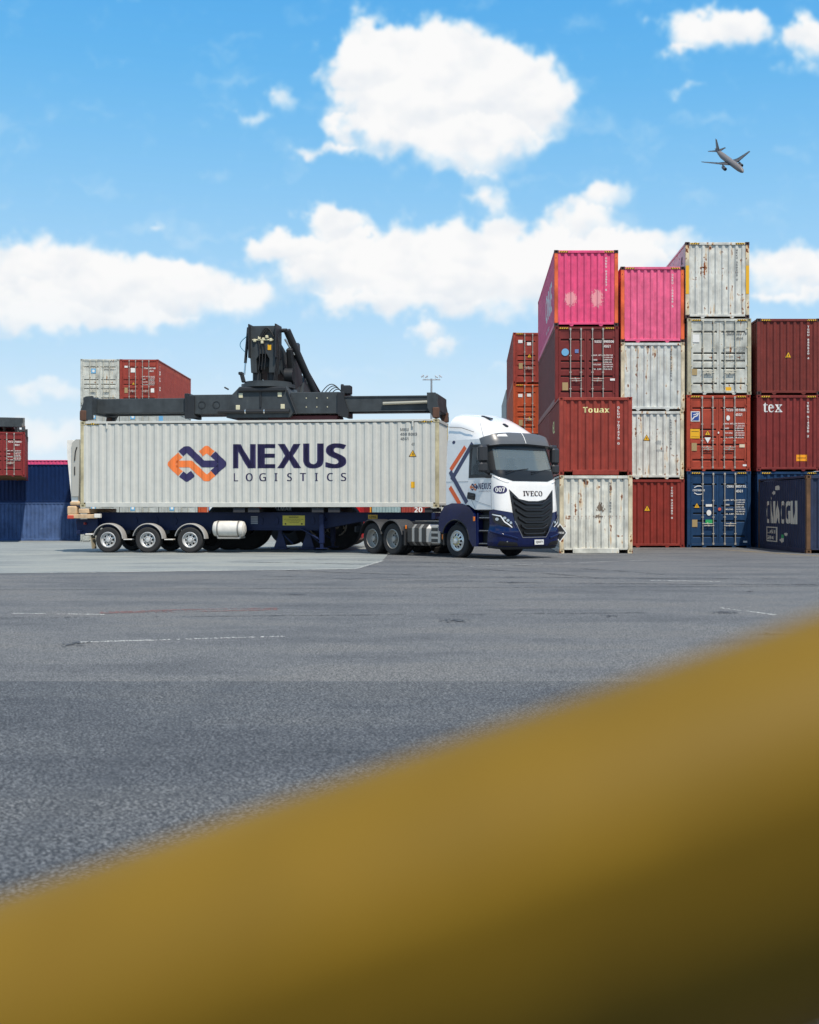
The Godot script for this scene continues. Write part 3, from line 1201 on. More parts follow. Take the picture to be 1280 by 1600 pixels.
	print_on(c.node, "container_number", c.end, column_text("ONEU 023957 6", 1.98, 2.62, 0.075, 0.03, 0.05), white)
	var faded := std("bleached", rgb(226, 150, 158), 0.7)
	print_on(c.node, "bleached_spot", c.end, rubbed(Vector2(0.62, 1.02), Vector2(0.27, 0.34), 1.6, 2), faded)
	print_on(c.node, "bleached_spot", c.end, rubbed(Vector2(1.62, 1.04), Vector2(0.27, 0.40), 1.6, 3), faded)
	print_on(c.node, "company_name", c.side, moved(text_tris("ONE", "sans_bold", 1.15, 4.2), Vector2(6.4, 0.85)), white)
	print_on(c.node, "side_mark", c.side, moved(text_tris("ONEU 023957 6", "sans_bold", 0.14, 2.0), Vector2(6.8, 0.35)), white)

	# second column
	y = 0.0
	c = end_on("brick red container on the ground between white and blue containers", G, 5.59, d, y, LONG, LOW, oxide_b, oxide_b, "corr", {"hazard": false})
	print_on(c.node, "container_number", c.end, column_text("TGHU 920085 0", 1.96, 2.30, 0.07, 0.03, 0.055), white)
	warning(c, c.end, 1.02, 1.38, 0.14)
	y += LOW + gap
	c = end_on("white container with warning triangle on its end, resting on the brick red one", G, 5.57, d, y, LONG, LOW, rusty_white, post_rust, "corr", {"hazard": false})
	print_on(c.node, "container_number", c.end, column_text("LNXU 847294 8", 1.94, 2.28, 0.065, 0.03, 0.05), grey)
	warning(c, c.end, 1.02, 1.46, 0.14)
	print_on(c.node, "scuff_mark", c.end, rubbed(Vector2(1.48, 1.36), Vector2(0.15, 0.12), 1.1, 5), std("scuff_pale", rgb(160, 164, 162), 0.8))
	print_on(c.node, "scuff_mark", c.end, rubbed(Vector2(1.50, 1.06), Vector2(0.18, 0.06), 1.1, 6), std("scuff_pale", rgb(160, 164, 162), 0.8))
	y += LOW + gap
	c = end_on("rust streaked white container directly under the lower pink container", G, 5.60, d, y, LONG, LOW, rusty_white_c, post_rust, "corr", {"hazard": false})
	print_on(c.node, "container_number", c.end, column_text("MGCU 774205 3", 1.92, 2.28, 0.065, 0.03, 0.05), grey)
	y += LOW + gap
	c = end_on("paler pink container, lower of the pink pair, beside a rusty white one", G, 5.61, d + 0.1, y, LONG, TALL, pink_faded, pink_post, "corr", {"casting": std("casting_dark", rgb(66, 48, 46), 0.8)})
	print_on(c.node, "container_number", c.end, column_text("ONEU 100866 5", 1.98, 2.62, 0.075, 0.03, 0.05), white)

	# third column
	y = 0.0
	c = end_on("navy blue container with closed doors on the ground under an orange red one", G, 8.12, d, y, LONG, TALL, blue, blue, "door")
	door_print(c, white, "CMAU", "805115 3", TALL)
	var arcs := PackedVector2Array()
	arcs.append_array(stroke([Vector2(0.28, 2.28), Vector2(0.40, 2.34), Vector2(0.52, 2.34), Vector2(0.62, 2.29)], 0.03))
	arcs.append_array(stroke([Vector2(0.28, 2.08), Vector2(0.40, 2.02), Vector2(0.52, 2.02), Vector2(0.62, 2.07)], 0.03))
	arcs.append_array(moved(text_tris("COSTAMARE", "sans_bold", 0.075, 0.46), Vector2(0.22, 2.14)))
	print_on(c.node, "emblem", c.end, arcs, white, 0.012)
	warning(c, c.end, 0.38, 1.50, 0.12)
	sticker(c, "sticker", 0.84, 1.60, 0.24, 0.09, white)
	print_on(c.node, "round_emblem", c.end, disc(Vector2(0.84, 1.32), Vector2(0.09, 0.11)), white, 0.012)
	sticker(c, "sticker", 0.86, 0.98, 0.30, 0.16, green)
	sticker(c, "data_plate", 0.30, 0.92, 0.20, 0.28, tan)
	print_on(c.node, "door_seal_tag", c.end, disc(Vector2(1.24, 1.46), Vector2(0.06, 0.06)), std("tag_red", rgb(196, 84, 68), 0.6), 0.03)
	sticker(c, "sticker", 2.22, 0.22, 0.16, 0.07, white)
	y += TALL + gap
	c = end_on("orange red container with closed doors, yellow placard and blue emblem", G, 8.10, d, y, LONG, TALL, orange_red, orange_red, "door")
	door_print(c, white, "TCLU", "951808 3", TALL)
	var plaque := sticker(c, "emblem_plate", 0.34, 2.08, 0.34, 0.38, white)
	print_on(plaque, "emblem_field", c.end, rect(0.20, 1.92, 0.48, 2.24), std("print_deep_blue", rgb(30, 66, 140), 0.6), 0.011)
	print_on(plaque, "emblem_sweep", c.end, stroke([Vector2(0.22, 1.96), Vector2(0.30, 2.06), Vector2(0.40, 2.10), Vector2(0.46, 2.20)], 0.04), white, 0.014)
	print_on(plaque, "emblem_sweep", c.end, stroke([Vector2(0.26, 2.14), Vector2(0.36, 2.16), Vector2(0.42, 2.21)], 0.03), white, 0.014)
	var yp := sticker(c, "placard", 0.33, 1.42, 0.36, 0.36, yellow)
	print_on(yp, "placard_lines", c.end, rect(0.19, 1.50, 0.47, 1.515), black, 0.012)
	print_on(yp, "placard_lines", c.end, rect(0.19, 1.30, 0.47, 1.31), black, 0.012)
	warning(c, c.end, 0.81, 1.36, 0.12)
	print_on(c.node, "sticker", c.end, PackedVector2Array([Vector2(0.69, 1.28), Vector2(0.93, 1.28), Vector2(0.81, 1.06)]), white, 0.012)
	sticker(c, "data_plate", 0.30, 0.92, 0.20, 0.30, tan)
	print_on(c.node, "round_emblem", c.end, disc(Vector2(1.59, 2.02), Vector2(0.07, 0.10)), white, 0.012)
	sticker(c, "sticker", 2.12, 0.96, 0.20, 0.12, std("print_pale", rgb(214, 196, 168), 0.6))
	sticker(c, "sticker", 2.22, 0.22, 0.14, 0.07, white)
	print_on(c.node, "door_seal_tag", c.end, disc(Vector2(1.22, 1.46), Vector2(0.03, 0.04)), white, 0.03)
	y += TALL + gap
	c = end_on("grey white container with rust stained doors between two rusty neighbours above and below", G, 8.13, d, y, LONG, TALL, door_grey, paint("grey_post", rgb(170, 164, 140), 0.5, 0.5, 0.7, 0.4), "door", {"rod": std("rod_pale", rgb(188, 184, 168), 0.55, 0.2)})
	c.node.set_meta("label", "grey white container with rust stained closed doors above the orange red one")
	door_print(c, grey, "MSKU", "702 757", TALL)
	sticker(c, "sticker", 0.34, 2.14, 0.26, 0.30, white)
	sticker(c, "data_plate", 0.28, 0.86, 0.20, 0.24, tan)
	sticker(c, "sticker", 1.56, 0.22, 0.24, 0.14, yellow)
	y += TALL + gap
	c = end_on("tallest rusty white container with yellow marks on its corner posts", G, 8.06, d, y, LONG, TALL, rusty_white, post_rust, "corr", {"casting": std("casting_dark", rgb(66, 48, 46), 0.8)})
	print_on(c.node, "container_number", c.end, column_text("MRKU 369209 0", 1.96, 2.62, 0.07, 0.028, 0.055), grey)
	for u in [0.075, CW - 0.075]:
		print_on(c.node, "height_mark", c.end, rect(u - 0.06, 0.92, u + 0.06, 2.0), yellow, 0.026)
	print_on(c.node, "rust_scar", c.end, rubbed(Vector2(0.72, 1.86), Vector2(0.06, 0.42), 1.1, 12), std("rust_brown", rgb(140, 84, 50), 0.9))
	print_on(c.node, "rust_scar", c.end, rubbed(Vector2(0.72, 1.90), Vector2(0.16, 0.06), 1.1, 13), std("rust_brown", rgb(140, 84, 50), 0.9))
	print_on(c.node, "side_mark", c.side, moved(text_tris("MR", "sans_bold", 0.3, 0.5), Vector2(11.0, 2.2)), grey)

	# fourth column, cut by the edge of the picture
	y = 0.0
	c = end_on("blue container behind the dark lettered one at the right edge", G, 10.80, d + 0.05, y, LONG, TALL, blue, blue, "corr")
	y += TALL + gap
	c = end_on("dark red container lettered tex at the right edge", G, 10.77, d, y, LONG, TALL, maroon_b, maroon_b, "corr")
	print_on(c.node, "company_name", c.end, moved(text_tris("tex", "serif_bold", 0.36, 0.72), Vector2(0.26, 2.24)), white)
	print_on(c.node, "container_number", c.end, column_text("TEXU 514390 2", 1.96, 2.62, 0.08, 0.03, 0.06), white)
	var lab := sticker(c, "placard", 1.72, 0.50, 0.40, 0.24, std("print_orange", rgb(240, 158, 20), 0.6))
	print_on(lab, "placard_lines", c.end, rect(1.56, 0.49, 1.88, 0.51), black, 0.012)
	y += TALL + gap
	c = end_on("plain dark red container with one yellow triangle, topmost at right edge", G, 10.78, d, y, LONG, TALL, maroon, maroon, "corr", {"casting": std("casting_dark", rgb(66, 48, 46), 0.8)})
	print_on(c.node, "container_number", c.end, column_text("TGHU 885620 4", 1.96, 2.62, 0.075, 0.03, 0.055), white)
	warning(c, c.end, 1.20, 1.40, 0.14)
	# short box before it, seen along its side
	c = end_on("dark navy short container with worn white lettering along its side", G, 11.02, 41.95, 0.0, SHORT, LOW, navy, rust_frame, "corr", {"hazard": false, "solid_sill": true}, deg_to_rad(2.2))
	var s := PackedVector2Array()
	s.append_array(moved(text_tris("CMA", "sans_bold", 0.80, 1.75), Vector2(1.05, 0.95)))
	s.append_array(moved(text_tris("CGM", "sans_bold", 0.80, 1.95), Vector2(2.95, 0.95)))
	print_on(c.node, "company_name", c.side, s, std("print_worn", rgb(206, 196, 176), 0.7))
	var b := rect(1.05, 0.28, 2.45, 0.32)
	b.append_array(rect(1.05, 0.78, 2.45, 0.82))
	b.append_array(rect(1.05, 0.32, 1.12, 0.78))
	b.append_array(rect(2.38, 0.32, 2.45, 0.78))
	b.append_array(moved(text_tris("LEASED", "sans_bold", 0.13, 1.1), Vector2(1.2, 0.58)))
	b.append_array(moved(text_tris("28 G1", "sans_bold", 0.13, 1.1), Vector2(1.2, 0.36)))
	print_on(c.node, "boxed_mark", c.side, b, std("print_worn", rgb(206, 196, 176), 0.7))
	var sw := PackedVector2Array()
	sw.append_array(splat(Vector2(2.55, 2.22), Vector2(0.36, 0.09), 3))
	sw.append_array(splat(Vector2(2.05, 2.05), Vector2(0.20, 0.08), 4))
	sw.append_array(splat(Vector2(1.72, 1.86), Vector2(0.10, 0.06), 5))
	sw.append_array(splat(Vector2(3.1, 0.36), Vector2(0.26, 0.09), 6))
	sw.append_array(splat(Vector2(3.6, 0.58), Vector2(0.18, 0.07), 7))
	print_on(c.node, "emblem", c.side, sw, std("print_worn", rgb(206, 196, 176), 0.7))
	print_on(c.node, "sticker", c.side, rect(3.0, 0.44, 3.3, 0.56), green, 0.012)

	# stack behind the cab, further off
	G = "containers stacked behind the cab"
	d = 64.3
	y = 0.0
	var info := [["dark red container at the bottom of the stack behind the cab", oxide_b, "corr"], ["blue container just showing above the cab roof", blue, "door"], ["orange container with closed doors behind the cab roof", orange, "door"], ["red brown container with closed doors on top of the orange one", oxide, "door"]]
	for e in info:
		c = end_on(e[0], G, 2.0, d, y, LONG, LOW, e[1], e[1], e[2])
		if y > 4.0:
			warning(c, c.end, 0.84, 1.32 if y > 7.0 else 0.75, 0.12)
			sticker(c, "data_plate", 0.40, 0.90 if y > 7.0 else 0.62, 0.20, 0.30, tan)
			sticker(c, "sticker", 0.38, 2.14 if y > 7.0 else 2.0, 0.22, 0.16, white)
			sticker(c, "sticker", 0.82, 2.02, 0.20, 0.16, white)
		y += LOW + gap
	y = 0.0
	for k in 3:
		end_on("pale grey container edging out behind the orange stack, %s" % ["lowest of three", "middle of three", "topmost of three"][k], G, 1.98, 77.4, y, LONG, TALL, grey_clean, grey_clean, "corr")
		y += TALL + gap

	# stack on the left behind the trailer
	G = "containers stacked on the left"
	var turn := deg_to_rad(3.0)
	d = 80.5
	var side := Vector3(1, 0, 0).rotated(Vector3.UP, turn)
	var kinds := ["bottom", "second", "third", "top"]
	for col in 4:
		var at := Vector3(-24.98, 0, -d) + side * (CW + 0.03) * col
		y = -0.66
		for row in ([4, 4, 2, 1][col]):
			var top: bool = row == 3
			var wall: Material = oxide if top and col == 1 else (door_grey if col != 3 else orange)
			if not top and col < 3:
				wall = grey_clean
			var lab2: String = ["outermost left", "second left", "third", "rightmost low"][col]
			var label := "pale grey container in the %s column of the left stack, %s row" % [lab2, kinds[row]]
			if top and col == 0:
				label = "pale grey container with a blue star sticker, topmost on the left"
			elif top:
				label = "red brown container with closed doors, topmost beside the grey one"
			elif col == 3:
				label = "orange container glimpsed under the trailer beside the pale grey row"
			c = end_on(label, G, at.x, -at.z, y, LONG, TALL, wall, wall, "door", {"hazard": false, "rod": std("rod_pale", rgb(188, 184, 168), 0.55, 0.2)} if wall != oxide else {"hazard": false}, turn)
			if top and col == 1:
				door_print(c, white, "TTNU", "451100 1", TALL)
				warning(c, c.end, 0.86, 1.28, 0.10)
				sticker(c, "sticker", 0.40, 2.42, 0.2, 0.12, white)
				sticker(c, "sticker", 0.84, 2.2, 0.3, 0.28, white)
				sticker(c, "data_plate", 0.40, 0.92, 0.2, 0.34, tan)
				sticker(c, "sticker", 2.06, 0.92, 0.22, 0.26, white)
				print_on(c.node, "container_number", c.back, column_text("TTNU 451100 1", 0.55, 2.5, 0.12, 0.03, 0.24), white)
			else:
				sticker(c, "star_sticker", 0.82, 2.14, 0.30, 0.30, sky_blue)
				print_on(c.node, "star", c.end, disc(Vector2(0.82, 2.14), Vector2(0.09, 0.09), 7), white, 0.012)
				print_on(c.node, "container_number", c.end, moved(text_tris("MSKU 0423 1", "sans_bold", 0.09, 0.7), Vector2(1.5, 2.2)), grey, 0.012)
				if col == 1 and row == 2:
					print_on(c.node, "side_mark", c.back, rect(0.3, 0.9, 1.6, 2.3), sky_blue)
			y += TALL + gap

	# long blue boxes seen side on at the left edge, with a pink one behind
	G = "long containers at the left edge"
	var deep := paint("deep_blue", rgb(16, 42, 86), 0.04, 0.2, 0.5, 0.31)
	var worn_blue := paint("worn_blue", rgb(74, 98, 142), 0.16, 0.35, 0.6, 0.57)
	container("faded blue long container on the ground at the left edge", G, Vector3(-32.3, ground_y(-32, 87), -87.2), 0.0, LONG, LOW, worn_blue, worn_blue, "corr", {"hazard": false})
	container("deep blue long container stacked on the faded blue one", G, Vector3(-32.3, ground_y(-32, 87) + LOW + gap, -87.2), 0.0, LONG, LOW, deep, deep, "corr", {"hazard": false})
	container("deep blue long container hidden behind the faded blue one", G, Vector3(-32.5, ground_y(-32, 91), -95.6), 0.0, LONG, TALL, deep, deep, "corr", {"hazard": false})
	container("pink long container whose top edge shows above the deep blue one", G, Vector3(-32.5, ground_y(-32, 91) + TALL + gap, -95.6), 0.0, LONG, TALL, pink, pink, "corr", {"hazard": false})

	# a far row glimpsed under the trailer
	G = "far row glimpsed under the trailer"
	d = 108.0
	var far := [["amber container end in the far row", paint("amber", rgb(216, 140, 40), 0.05, 0.2, 0.5, 0.15)], ["grey green container end in the far row", paint("grey_green", rgb(140, 160, 160), 0.05, 0.2, 0.5, 0.45)], ["brown container lettered 20 in the far row", oxide], ["white container end in the far row", door_grey]]
	for i in far.size():
		c = end_on(far[i][0] + " under the trailer's gooseneck", G, -11.15 + i * (CW + 0.06), d, -0.74, LONG, TALL, far[i][1], far[i][1], "corr", {"hazard": false})
		if i == 2:
			print_on(c.node, "lettering", c.end, moved(text_tris("20", "sans_bold", 0.44, 0.7), Vector2(1.1, 1.85)), white)


# ---------------------------------------------------------------- small far things
func build_mast() -> void:
	var m := std("mast_grey", rgb(150, 154, 158), 0.5, 0.5)
	var x := -4.05
	var d := 122.0
	var t := thing("floodlight_mast", "tall thin floodlight mast with lamps on a crossbar beyond the yard", "light mast", Vector3(x, ground_y(x, d), -d))
	var mb := MB.new()
	mb.tube(Vector3.ZERO, Vector3(0, 14.3, 0), 0.16, 0.09, 10)
	part(t, "pole", mb, m)
	mb = MB.new()
	mb.tube(Vector3(-0.85, 14.2, 0), Vector3(0.85, 14.2, 0), 0.05, 0.05, 8)
	part(t, "crossbar", mb, m)
	for s in [-1.0, -0.55, 0.55, 1.0]:
		var l := MB.new()
		l.cbox(Vector3.ZERO, Vector3(0.34, 0.12, 0.30), 0.03, Basis(Vector3(0, 0, 1), -0.7 * signf(s)))
		l.box(Vector3(-0.1 * signf(s), -0.14, 0), Vector3(0.03, 0.2, 0.03))
		part(t, "floodlight", l, std("lamp_casing", rgb(196, 200, 204), 0.4, 0.3), Vector3(s * 0.86, 14.55 if absf(s) > 0.8 else 14.5, 0))


func build_plane() -> void:
	var body := std("aircraft_grey", rgb(112, 108, 107), 0.5)
	var dark := std("aircraft_wing", rgb(56, 60, 66), 0.6)
	var d := 800.0
	var s := FOCAL / d
	var at := Vector3((1139.0 - 740.0) / s, EYE + (793.0 - 251.0) / s, -d)
	# its attitude, told from the line of sight: nose down to the right and towards the viewer
	var ray := (at - Vector3(0, EYE, 0)).normalized()
	var e1 := ray.cross(Vector3.UP).normalized()
	var e2 := e1.cross(ray)
	var fwd := (e1 * 0.47 - e2 * 0.37 - ray * 0.80).normalized()
	var wing := e1 * 0.90 + e2 * 0.115 + ray * 0.38
	wing = (wing - fwd * wing.dot(fwd)).normalized()
	var up := fwd.cross(wing).normalized()
	var t := thing("airliner", "grey twin engined airliner crossing the blue sky at upper right", "airplane", at)
	# local: x forward, y up, z to its right wing
	t.basis = Basis(fwd, up, fwd.cross(up))
	var f := MB.new()
	var rings := []
	for k in [[-18.5, 0.25, 1.2], [-16, 0.8, 0.9], [-12, 1.5, 0.4], [-8, 1.95, 0.05], [0, 1.98, 0], [10, 1.98, 0], [14, 1.9, -0.05], [16.5, 1.45, -0.25], [18, 0.8, -0.5], [18.7, 0.15, -0.6]]:
		var r := []
		for i in 16:
			var a := TAU * i / 16.0
			r.append(Vector3(k[0], k[2] + cos(a) * k[1], -sin(a) * k[1]))
		r.reverse()
		rings.append(r)
	f.loft(rings)
	part(t, "fuselage", f, body)
	for sd in [-1.0, 1.0]:
		var w := MB.new()
		var profile = func(x: float, chord: float, z: float, y: float, th: float): return [Vector3(x, y, z), Vector3(x - chord * 0.25, y + th, z), Vector3(x - chord * 0.7, y + th * 0.6, z), Vector3(x - chord, y, z), Vector3(x - chord * 0.6, y - th * 0.5, z)]
		var rr := [profile.call(5.0, 6.6, 1.4 * sd, -1.0, 0.45), profile.call(2.6, 3.9, 6.5 * sd, -0.35, 0.28), profile.call(-3.6, 1.4, 17.0 * sd, 1.1, 0.1)]
		if sd < 0:
			rr.reverse()
		w.loft(rr)
		part(t, "wing", w, dark)
		w = MB.new()
		rr = [profile.call(-13.2, 3.4, 0.6 * sd, 0.9, 0.18), profile.call(-15.6, 1.3, 6.2 * sd, 1.4, 0.06)]
		if sd < 0:
			rr.reverse()
		w.loft(rr)
		part(t, "tailplane", w, dark)
		w = MB.new()
		w.xf = Transform3D(Basis(Vector3.UP, PI * 0.5), Vector3(4.6, -2.1, 5.75 * sd))
		w.lathe([Vector2(0.5, -2.4), Vector2(0.95, -1.2), Vector2(1.12, 0.6), Vector2(1.08, 1.9), Vector2(0.9, 2.0), Vector2(0.85, 1.0), Vector2(0.0, 0.9)], 20)
		w.xf = Transform3D()
		w.bb(Vector3(1.8, -1.3, 5.6 * sd - 0.15), Vector3(5.0, -0.5, 5.6 * sd + 0.15))
		part(t, "engine", w, std("engine_grey", rgb(70, 74, 80), 0.5))
	var fin := MB.new()
	fin.loft([[Vector3(-11.5, 1.6, 0), Vector3(-14.4, 1.6, 0.25), Vector3(-17.4, 1.6, 0), Vector3(-14.4, 1.6, -0.25)], [Vector3(-16.8, 7.8, 0), Vector3(-17.7, 7.8, 0.1), Vector3(-18.8, 7.8, 0), Vector3(-17.7, 7.8, -0.1)]])
	part(t, "tail_fin", fin, body)


# ---------------------------------------------------------------- wheels
# axis along z, outer face towards +z
func wheel(parent: Node3D, at: Vector3, R: float, w: float, kind: String, outward := 1.0, turn := 0.0) -> void:
	var n := Node3D.new()
	n.name = "wheel"
	parent.add_child(n, true)
	n.position = at
	n.rotation.y = (0.0 if outward > 0 else PI) + turn
	var key := "wheel|%.3f|%.3f|%s" % [R, w, kind]
	if not cache.has(key):
		var h := w * 0.5
		var rim := 0.60 if kind != "huge" else 0.42
		var ty := MB.new()
		var prof := [Vector2(R * rim, -h + 0.02), Vector2(R * (rim + 0.04), -h), Vector2(R * 0.9, -h - 0.004), Vector2(R * 0.97, -h + 0.02), Vector2(R, -h + 0.05)]
		for g in [-0.5, 0.0, 0.5]:
			var z: float = g * h
			prof.append_array([Vector2(R, z - 0.012), Vector2(R - 0.014, z - 0.008), Vector2(R - 0.014, z + 0.008), Vector2(R, z + 0.012)])
		prof.append_array([Vector2(R, h - 0.05), Vector2(R * 0.97, h - 0.02), Vector2(R * 0.9, h + 0.004), Vector2(R * (rim + 0.12), h + 0.002), Vector2(R * (rim + 0.10), h - 0.004), Vector2(R * (rim + 0.04), h), Vector2(R * rim, h - 0.02)])
		ty.lathe(prof, 40)
		var rm := MB.new()
		var zf := h - 0.012
		if kind == "steer":
			rm.lathe([Vector2(R * 0.615, zf + 0.004), Vector2(R * 0.58, zf + 0.012), Vector2(R * 0.55, zf - 0.045), Vector2(R * 0.49, zf - 0.05), Vector2(R * 0.42, zf - 0.01)], 40)
		elif kind == "drive":
			rm.lathe([Vector2(R * 0.615, zf + 0.004), Vector2(R * 0.58, zf + 0.012), Vector2(R * 0.55, zf - 0.10), Vector2(R * 0.50, zf - 0.15), Vector2(R * 0.42, zf - 0.16)], 40)
		else:
			rm.lathe([Vector2(R * (rim + 0.015), zf + 0.004), Vector2(R * (rim - 0.03), zf + 0.014), Vector2(R * (rim - 0.06), zf - 0.05), Vector2(R * 0.44, zf - 0.08), Vector2(R * 0.42, zf - 0.07)], 40)
		var z0: float = {"steer": zf - 0.01, "drive": zf - 0.16}.get(kind, zf - 0.07)
		var z1: float = {"steer": zf + 0.02, "drive": zf - 0.15}.get(kind, zf - 0.04)
		var holes := 10 if kind != "trailer" else 8
		for i in holes:
			var a0 := TAU * (i + 0.28) / holes
			var a1 := TAU * (i + 0.72) / holes
			var steps := 3
			for k in steps:
				var b0 := lerpf(a0, a1, float(k) / steps)
				var b1 := lerpf(a0, a1, float(k + 1) / steps)
				var p := Vector3(cos(b0), sin(b0), 0)
				var q := Vector3(cos(b1), sin(b1), 0)
				rm.quad(p * R * 0.30 + Vector3(0, 0, z1), p * R * 0.42 + Vector3(0, 0, z0), q * R * 0.42 + Vector3(0, 0, z0), q * R * 0.30 + Vector3(0, 0, z1))
		var hubz: float = {"steer": zf + 0.09, "drive": zf - 0.02}.get(kind, zf + 0.015)
		rm.lathe([Vector2(R * 0.30, z1), Vector2(R * 0.19, z1 + 0.008), Vector2(R * 0.18, hubz - 0.02), Vector2(R * 0.15, hubz), Vector2(0.0, hubz + 0.006)], 32)
		var nt := MB.new()
		for i in 10:
			var a := TAU * i / 10.0
			var p := Vector3(cos(a) * R * 0.245, sin(a) * R * 0.245, z1)
			nt.tube(p, p + Vector3(0, 0, 0.035), 0.017, 0.014, 6)
		var bk := MB.new()
		bk.lathe([Vector2(R * 0.59, z0 - 0.05), Vector2(0.0, z0 - 0.05)], 32)
		bk.lathe([Vector2(R * 0.59, -h + 0.02), Vector2(R * 0.59, z0 - 0.05)], 32)
		cache[key] = [ty.mesh(), rm.mesh(), nt.mesh(), bk.mesh()]
	var c: Array = cache[key]
	var rubber := std("tyre_rubber", rgb(40, 40, 41), 0.85)
	part(n, "tyre", c[0], rubber)
	var rimm := std("rim_silver", rgb(200, 200, 198), 0.35, 0.35)
	if kind == "steer":
		rimm = std("rim_polished", rgb(222, 221, 216), 0.25, 0.45)
	elif kind == "drive":
		rimm = std("rim_dusty", rgb(166, 163, 157), 0.45, 0.35)
	elif kind == "huge":
		rimm = std("rim_dust", rgb(150, 142, 130), 0.6, 0.2)
	part(n, "rim", c[1], rimm)
	part(n, "wheel_nuts", c[2], std("nut_yellow", rgb(206, 186, 40), 0.5) if kind == "steer" else std("nut_steel", rgb(120, 120, 120), 0.5, 0.5))
	part(n, "brake_drum", c[3], std("drum_dark", rgb(34, 33, 33), 0.8))


# curved guard over a wheel, axis along z
func guard_mesh(r: float, w: float, a0: float, a1: float, lip := 0.02) -> MB:
	var mb := MB.new()
	var rings := []
	var steps := 18
	for i in steps + 1:
		var a := deg_to_rad(lerpf(a0, a1, float(i) / steps))
		var d := Vector3(cos(a), sin(a), 0)
		rings.append([d * r + Vector3(0, 0, -w * 0.5), d * r + Vector3(0, 0, w * 0.5 - 0.02), d * (r - lip) + Vector3(0, 0, w * 0.5), d * (r - 0.045) + Vector3(0, 0, w * 0.5), d * (r - 0.012) + Vector3(0, 0, w * 0.5 - 0.03), d * (r - 0.012) + Vector3(0, 0, -w * 0.5)])
	rings.reverse()
	mb.loft(rings)
	return mb


# ---------------------------------------------------------------- the long load and its trailer
const RIG := Vector3(-7.062, 0, -43.247)
const RIG_TURN := -0.1096

func build_load() -> void:
	var wall := paint("load_grey", rgb(194, 194, 187), 0.04, 0.07, 0.5, 0.17)
	var post := paint("load_post", rgb(182, 172, 140), 0.42, 0.45, 0.65, 0.62)
	var c := container("long pale grey container with navy and orange logo, loaded on the semi-trailer", "", RIG + Vector3(0, 1.525, 0), RIG_TURN, LONG, TALL, wall, post, "corr", {"hazard": false})
	var navy := std("logo_navy", rgb(44, 38, 82), 0.5)
	var orange := std("logo_orange", rgb(232, 122, 58), 0.5)
	var dark := std("print_grey", rgb(92, 96, 98), 0.7)
	var yellow := std("print_yellow", rgb(226, 170, 20), 0.6)
	var f: Dictionary = c.side
	logo(c.node, f, Vector2(3.04, 0.86), 2.0 / 380.0, navy, orange)
	var word := PackedVector2Array()
	var x := 5.28
	for e in [["N", 0.74], ["E", 0.58], ["X", 0.78], ["U", 0.66], ["S", 0.66]]:
		var g := text_tris(e[0], "sans_bold", 0.80 if e[0] != "S" and e[0] != "U" else 0.82, e[1])
		word.append_array(moved(g, Vector2(x, 1.30 if e[0] != "S" and e[0] != "U" else 1.29)))
		# a heavier cut of the letter
		word.append_array(moved(g, Vector2(x + 0.035, 1.30 if e[0] != "S" and e[0] != "U" else 1.29)))
		x += e[1] + 0.095
	print_on(c.node, "company_name", f, word, navy, 0.006)
	var small := PackedVector2Array()
	x = 5.30
	for ch in "LOGISTICS":
		for o in [0.0, 0.012]:
			small.append_array(moved(text_tris(ch, "sans", 0.265, 0.0, true), Vector2(x + 0.08 + o, 0.87)))
		x += 0.455
	print_on(c.node, "company_name", f, small, navy, 0.006)
	var id := PackedVector2Array()
	for r in [["MRSU", 10.92, 2.50, 0.28], ["458 8003", 10.92, 2.35, 0.56], ["45G1", 10.93, 2.20, 0.26]]:
		id.append_array(moved(text_tris(r[0], "sans_bold", 0.095, r[3]), Vector2(r[1], r[2])))
	id.append_array(moved(text_tris("40", "sans", 0.10, 0.11), Vector2(11.28, 2.02)))
	print_on(c.node, "container_number", f, id, dark)
	warning(c, f, 11.33, 1.66, 0.13)
	print_on(c.node, "sticker", f, rect(11.27, 0.64, 11.40, 0.84), yellow, 0.008)
	for e in [[0.22, 0.42], [11.55, 0.42]]:
		var hz := print_on(c.node, "hazard_stripe", f, rect(e[0], TALL - 0.115, e[0] + e[1], TALL - 0.06), std("hazard_yellow", rgb(214, 170, 30), 0.6), 0.022)
		var bars := PackedVector2Array()
		for i in 5:
			var u: float = e[0] + 0.02 + i * 0.082
			bars.append_array(poly_tris(PackedVector2Array([Vector2(u, TALL - 0.113), Vector2(u + 0.034, TALL - 0.113), Vector2(u + 0.06, TALL - 0.062), Vector2(u + 0.026, TALL - 0.062)])))
		print_on(hz, "black_bars", f, bars, std("hazard_black", rgb(22, 22, 22), 0.6), 0.026)
	for u in [0.93, 11.33]:
		var lug := MB.new()
		lug.cbox(Vector3(u - LONG * 0.5, TALL - 0.17, CW * 0.5 - 0.005), Vector3(0.06, 0.18, 0.03), 0.01)
		part(c.node, "lashing_lug", lug, wall)


